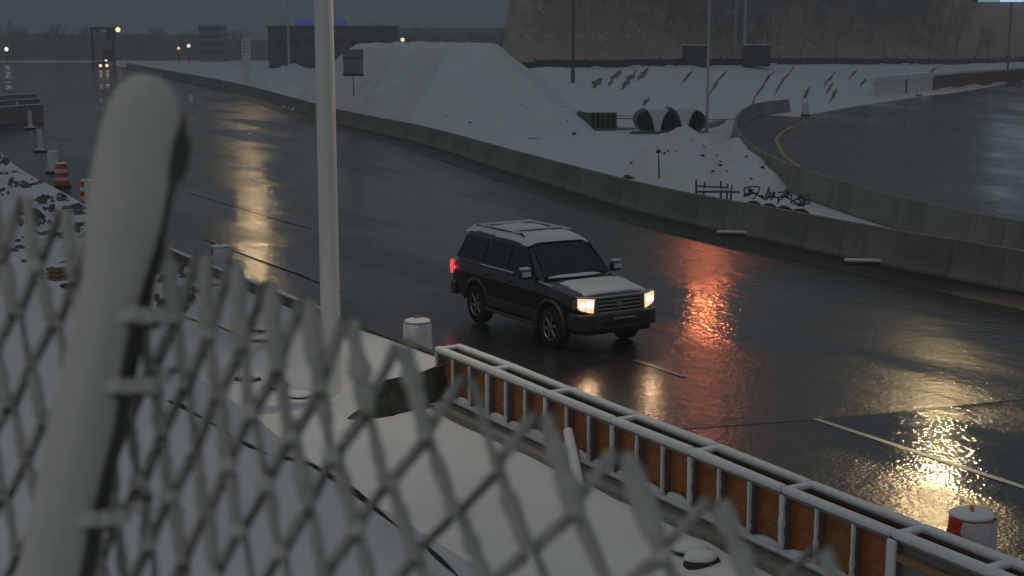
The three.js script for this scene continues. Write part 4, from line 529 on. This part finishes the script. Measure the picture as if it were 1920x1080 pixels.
  // front end
  part('grille_back', bx(1.06, 0.32, 0.06, 0, 0.935, 2.49, 0.02), M.black, car); const gf = part('grille', join(bx(1.10, 0.045, 0.06, 0, 1.085, 2.525), bx(1.02, 0.045, 0.06, 0, 0.785, 2.525), bx(0.045, 0.34, 0.06, -0.53, 0.935, 2.52), bx(0.045, 0.34, 0.06, 0.53, 0.935, 2.52)), M.chrome, car); for (let k = 0; k < 3; k++) part('grille_bar', bx(1.02, 0.036, 0.04, 0, 0.86 + k * 0.075, 2.53), M.chrome, gf); const em = new THREE.CylinderGeometry(0.055, 0.055, 0.02, 24); em.rotateX(Math.PI / 2); em.scale(1.9, 0.85, 1); em.translate(0, 0.945, 2.56); part('emblem', em, M.chrome, gf);
  const bs = new THREE.Shape(); bs.moveTo(-0.97, 2.25); bs.lineTo(-0.965, 2.40); bs.quadraticCurveTo(-0.93, 2.54, -0.7, 2.59); bs.quadraticCurveTo(0, 2.66, 0.7, 2.59); bs.quadraticCurveTo(0.93, 2.54, 0.965, 2.40); bs.lineTo(0.97, 2.25); const bu = new THREE.ExtrudeGeometry(bs, { depth: 0.24, bevelEnabled: true, bevelSize: 0.03, bevelThickness: 0.035, bevelSegments: 3, curveSegments: 10 }); bu.rotateX(Math.PI / 2); bu.translate(0, 0.755, 0); bu.computeVertexNormals(); const bm = part('front_bumper', bu, M.tan, car); part('lower_grille', bx(0.95, 0.09, 0.03, 0, 0.60, 2.655, 0.02), M.black, bm); part('bumper_strip', bx(0.56, 0.035, 0.02, 0.05, 0.685, 2.672, 0.01), M.chrome, bm); part('valance', bx(1.6, 0.12, 0.3, 0, 0.43, 2.38, 0.04), M.black, car);
  const rb = bs; const rbu = bu.clone(); rbu.scale(1, 0.9, -1); rbu.translate(0, 0.05, -0.2); part('rear_bumper', toCreasedNormals(norm(rbu), 0.6), M.tan, car);
  part('rear_spoiler', bx(1.2, 0.04, 0.26, 0, 1.935, -2.36, 0.02), M.paint, car);
  part('underbody', bx(1.5, 0.2, 4.4, 0, 0.42, -0.05, 0.05), M.black, car);
  // snow on hood and roof, uneven edges, thin where the racks shed it
  const blanket = (x0, x1, z0, z1, base, th, sd) => { const nx = 30, nz = 40, pos = [], idx = []; for (let j = 0; j <= nz; j++) for (let i = 0; i <= nx; i++) { const u = i / nx, v = j / nz, e = Math.min(1, Math.min(u, 1 - u) * 16, Math.min(v, 1 - v) * 20); const jit = (fbm(u * 9 + sd, v * 9, 3) - 0.5) * 0.07; const x = lerp(x0, x1, u) + jit * (Math.abs(u - 0.5) > 0.4 ? 1 : 0), z = lerp(z0, z1, v) + jit * (Math.abs(v - 0.5) > 0.4 ? 1 : 0); pos.push(x, base(x, z) - 0.012 + (th * Math.sqrt(e) * (0.75 + 0.5 * fbm(x * 4 + sd, z * 4, 3))), z); if (i && j) { const a = (j - 1) * (nx + 1) + i - 1; idx.push(a, a + nx + 1, a + 1, a + 1, a + nx + 1, a + nx + 2); } } return geoFrom(pos, idx, pos.filter((_, i) => i % 3 !== 1)); };
  part('hood_snow', blanket(-0.70, 0.80, 1.42, 2.36, (x, z) => at(Tt, z) + 0.02 - 0.03 * x * x, 0.045, 2), M.snowFine, car);
  part('hood_snow', blanket(-0.55, 0.75, 1.30, 1.50, (x, z) => at(Tt, z) + 0.02 - 0.03 * x * x, 0.02, 9), M.snowFine, car);
  const roofY = (x, z) => 1.97 - 0.018 * x * x - 0.06 * smooth(-0.25, 0.3, z) - 0.04 * smooth(-2.0, -2.36, z) - 0.055 * smooth(0.56, 0.74, Math.abs(x));
  part('roof_snow', blanket(-0.745, 0.745, 0.30, -2.36, roofY, 0.075, 5), M.snowFine, car);
  for (const z of [-0.55, -1.75]) { const cb = part('roof_crossbar', bx(1.25, 0.03, 0.07, 0, 2.035, z, 0.012), M.black, car); part('snow', bx(1.2, 0.04, 0.075, 0.02, 2.062, z, 0.016), M.snowFine, cb); }
}

// ------------------------------------------------------------ snowy chain link fence right in front of the camera
{
  const tips = [[-0.581, 6.082, -1.3], [-0.53, 6.074, -1.2633], [-0.481, 6.067, -1.2265], [-0.435, 6.061, -1.1908], [-0.393, 6.057, -1.156], [-0.351, 6.053, -1.12], [-0.312, 6.05, -1.0767], [-0.276, 6.048, -1.0347], [-0.242, 6.046, -0.9964], [-0.213, 6.041, -0.9766], [-0.187, 6.037, -0.958], [-0.162, 6.029, -0.9397], [-0.135, 6.016, -0.9325], [-0.107, 6.004, -0.9245], [-0.072, 5.989, -0.9148], [-0.029, 5.973, -0.9044], [0.018, 5.951, -0.8942], [0.069, 5.928, -0.883], [0.127, 5.9, -0.87], [0.191, 5.87, -0.8613], [0.262, 5.835, -0.8516], [0.342, 5.797, -0.8405]].map(a => V3(...a));
  const down = [-6, -6, -5.6, -5.2, -5, -5, -5.2, -5.6, -6, -6.4, -6, -5.6, -5.2, -4.6, -4, -3, -2, -1, 0, 1, 2, 3].map((a, i) => V3(a / 1000, -(i < 4 ? 0.0392 : i < 8 ? 0.0398 : 0.0408), 0));
  const top = new THREE.CatmullRomCurve3(tips), n = tips.length - 1;
  const knot = (s, r) => { const k = Math.min(n, Math.max(0, s)), p = top.getPoint(k / n), i = Math.min(n - 1, Math.floor(k)), d = down[i].clone().lerp(down[i + 1], k - i); return p.addScaledVector(d, r).add(V3((hash(Math.round(s * 2), r, 3) - 0.5) * 0.003, (hash(Math.round(s * 2), r, 4) - 0.5) * 0.003, (hash(Math.round(s * 2), r, 5) - 0.5) * 0.006)); };
  const f = thing('chain_link_fence', 'leaning chain link fence with snow stuck to wires and post, close to the camera', 'fence');
  const ROWS = 30, ux = V3(0, 0, 1);
  for (let k = 0; k < n; k++) for (const sgn of [1, -1]) {
    const c = sgn > 0 ? k : k + 1, pts = []; // a wire zigzags between two columns of knots
    const body = []; for (let r = 0; r <= ROWS; r++) { const s = c + (r % 2 ? 0.5 * sgn : 0.04 * sgn); const p = knot(s, r); p.z += (r % 2 ? 1 : -1) * 0.004 * sgn; body.push(p); }
    body[0].add(V3(0, 0.012, 0)); const cv = new THREE.CatmullRomCurve3(body, false, 'catmullrom', 0.12);
    const w = part('wire', new THREE.TubeGeometry(cv, ROWS * 6, 0.0019, 6, false), M.wire, f);
    // snow clinging to the windward upper side: thick on runs falling to the right, thin on the others
    const segs = []; for (let r = 0; r < ROWS; r++) {
      const a = body[r], b = body[r + 1], right = b.x > a.x, t0 = right || r === 0 ? 0.0 : 0.08, t1 = right ? 1.0 : 0.9, m = 9, R0 = (right ? 0.0052 : 0.0034) * (r === 0 ? 1.2 : 1) * (k > 3 && k < 12 ? 0.84 : 1), cp = [];
      for (let i = 0; i <= m; i++) { const t = lerp(t0, t1, i / m), q = a.clone().lerp(b, t); q.add(right ? V3(-0.0005, 0.0014, 0.0038) : V3(-0.0024, 0.0022, 0.0012)); cp.push(q); }
      const g = new THREE.TubeGeometry(new THREE.CatmullRomCurve3(cp), m, 1, 8, false), p = g.attributes.position; for (let i = 0; i <= m; i++) { const t = i / m, rr_ = R0 * (0.62 + 0.8 * vn(t * 7 + k * 3.7 + r * 1.9, sgn + 4, 0, 8)) * (0.6 + 0.4 * Math.pow(Math.sin(Math.PI * Math.min(0.97, Math.max(0.03, t))), 0.3)) * (hash(k, r, 40 + sgn) < 0.12 ? 0.5 : 1); for (let j = 0; j <= 8; j++) { const o = i * 9 + j; p.setXYZ(o, cp[i].x + (p.getX(o) - cp[i].x) * rr_, cp[i].y + (p.getY(o) - cp[i].y) * rr_, cp[i].z + (p.getZ(o) - cp[i].z) * rr_); } } g.computeVertexNormals(); segs.push(g);
    }
    for (let r = 1; r <= ROWS; r += 1) if (hash(k, r, 50 + sgn) < 0.4) { const g = lump(0.0066, 1.05, 1.2, 0.9, k + r * 3, 1, 0.3); g.translate(body[r].x - 0.001, body[r].y + 0.003, body[r].z + 0.003); segs.push(g); }
    part('snow', join(segs), M.rime, w);
  }
  // leaning post: dark pipe, domed cap, thick snow on its windward side
  const a = V3(-0.25, 6.128, -1.0), dir = V3(-0.072, -0.316, 0.03).normalize(), b = a.clone().addScaledVector(dir, 1.75); const po = part('post', bar(b, a, 0.0225, 0.0225, 28), M.wire, f);
  const cap = new THREE.LatheGeometry([[0, 0.030], [0.012, 0.028], [0.022, 0.020], [0.0275, 0.006], [0.028, -0.012], [0.026, -0.022], [0.0225, -0.024]].map(p => new THREE.Vector2(...p)), 28); const qd = new THREE.Quaternion().setFromUnitVectors(V3(0, 1, 0), dir.clone().negate()); cap.applyQuaternion(qd); cap.translate(a.x, a.y, a.z); part('post_cap', cap, M.wire, f);
  { // snow coat: a lopsided sleeve, fattest at upper left
    const m = 132, k = 36, pos = [], idx = [], uv = [], L = 1.7, sideV = V3(0.96, 0, -0.28).applyQuaternion(qd), frontV = V3(0.28, 0, 0.96).applyQuaternion(qd);
    for (let i = 0; i <= m; i++) { const t = i < 22 ? -0.045 * Math.cos(i / 22 * Math.PI / 2) : (i - 22) / (m - 22) * L, c = a.clone().addScaledVector(dir, t), headK = smooth(0.10, 0.03, t), close = t < 0 ? Math.pow(Math.max(0, 1 - Math.pow(-t / 0.0455, 2.6)), 0.45) : 1; c.addScaledVector(sideV, -0.0085 - 0.001 * headK + 0.004 * (vn(t * 14, 2) - 0.5)).addScaledVector(frontV, 0.0125);
      for (let j = 0; j <= k; j++) { const an = j / k * Math.PI * 2, n2 = 0.003 * (vn(Math.cos(an) * 2 + 5, t * 22 + Math.sin(an) * 2) - 0.5) + 0.0012 * (vn(Math.cos(an) * 9 + 5, t * 90 + Math.sin(an) * 9) - 0.5); const rad = (0.0215 + 0.0040 * headK - 0.0015 * smooth(0.05, 0.12, t) * smooth(0.2, 0.12, t) + n2) * close; const p = c.clone().addScaledVector(sideV, Math.cos(an) * rad * 1.02).addScaledVector(frontV, Math.sin(an) * rad * 0.95); pos.push(p.x, p.y, p.z); uv.push(j / k * 0.15, t); if (i && j) { const q = (i - 1) * (k + 1) + j - 1; idx.push(q, q + 1, q + k + 1, q + 1, q + k + 2, q + k + 1); } } }
    part('snow', geoFrom(pos, idx, uv), M.rime, po);
  }
  for (const t of [0.125, 0.175, 0.27]) { const c = a.clone().addScaledVector(dir, t), tie = part('tie_wire', tube([c.clone().add(V3(-0.01, 0.004, 0.022)), c.clone().add(V3(0.014, 0.0, 0.022)), c.clone().add(V3(0.030, -0.004, 0.008)), c.clone().add(V3(0.042, 0.006, -0.008)), c.clone().add(V3(0.052, 0.010, -0.016))], 0.0022, 6, 24), M.wire, f); const g = join([[0.016, 0.005, 0.023, 0.0085], [0.026, 0.003, 0.017, 0.0075], [0.035, 0.002, 0.010, 0.0078], [0.044, 0.006, 0.0, 0.006]].map(([x, y, z, r], i) => { const q = lump(r, 1.1, 1, 1, i * 3 + t * 50, 3, 0.35); q.translate(c.x + x, c.y + y, c.z + z); return q; })); part('snow', g, M.rime, tie); }
}

renderer.render(scene, camera);
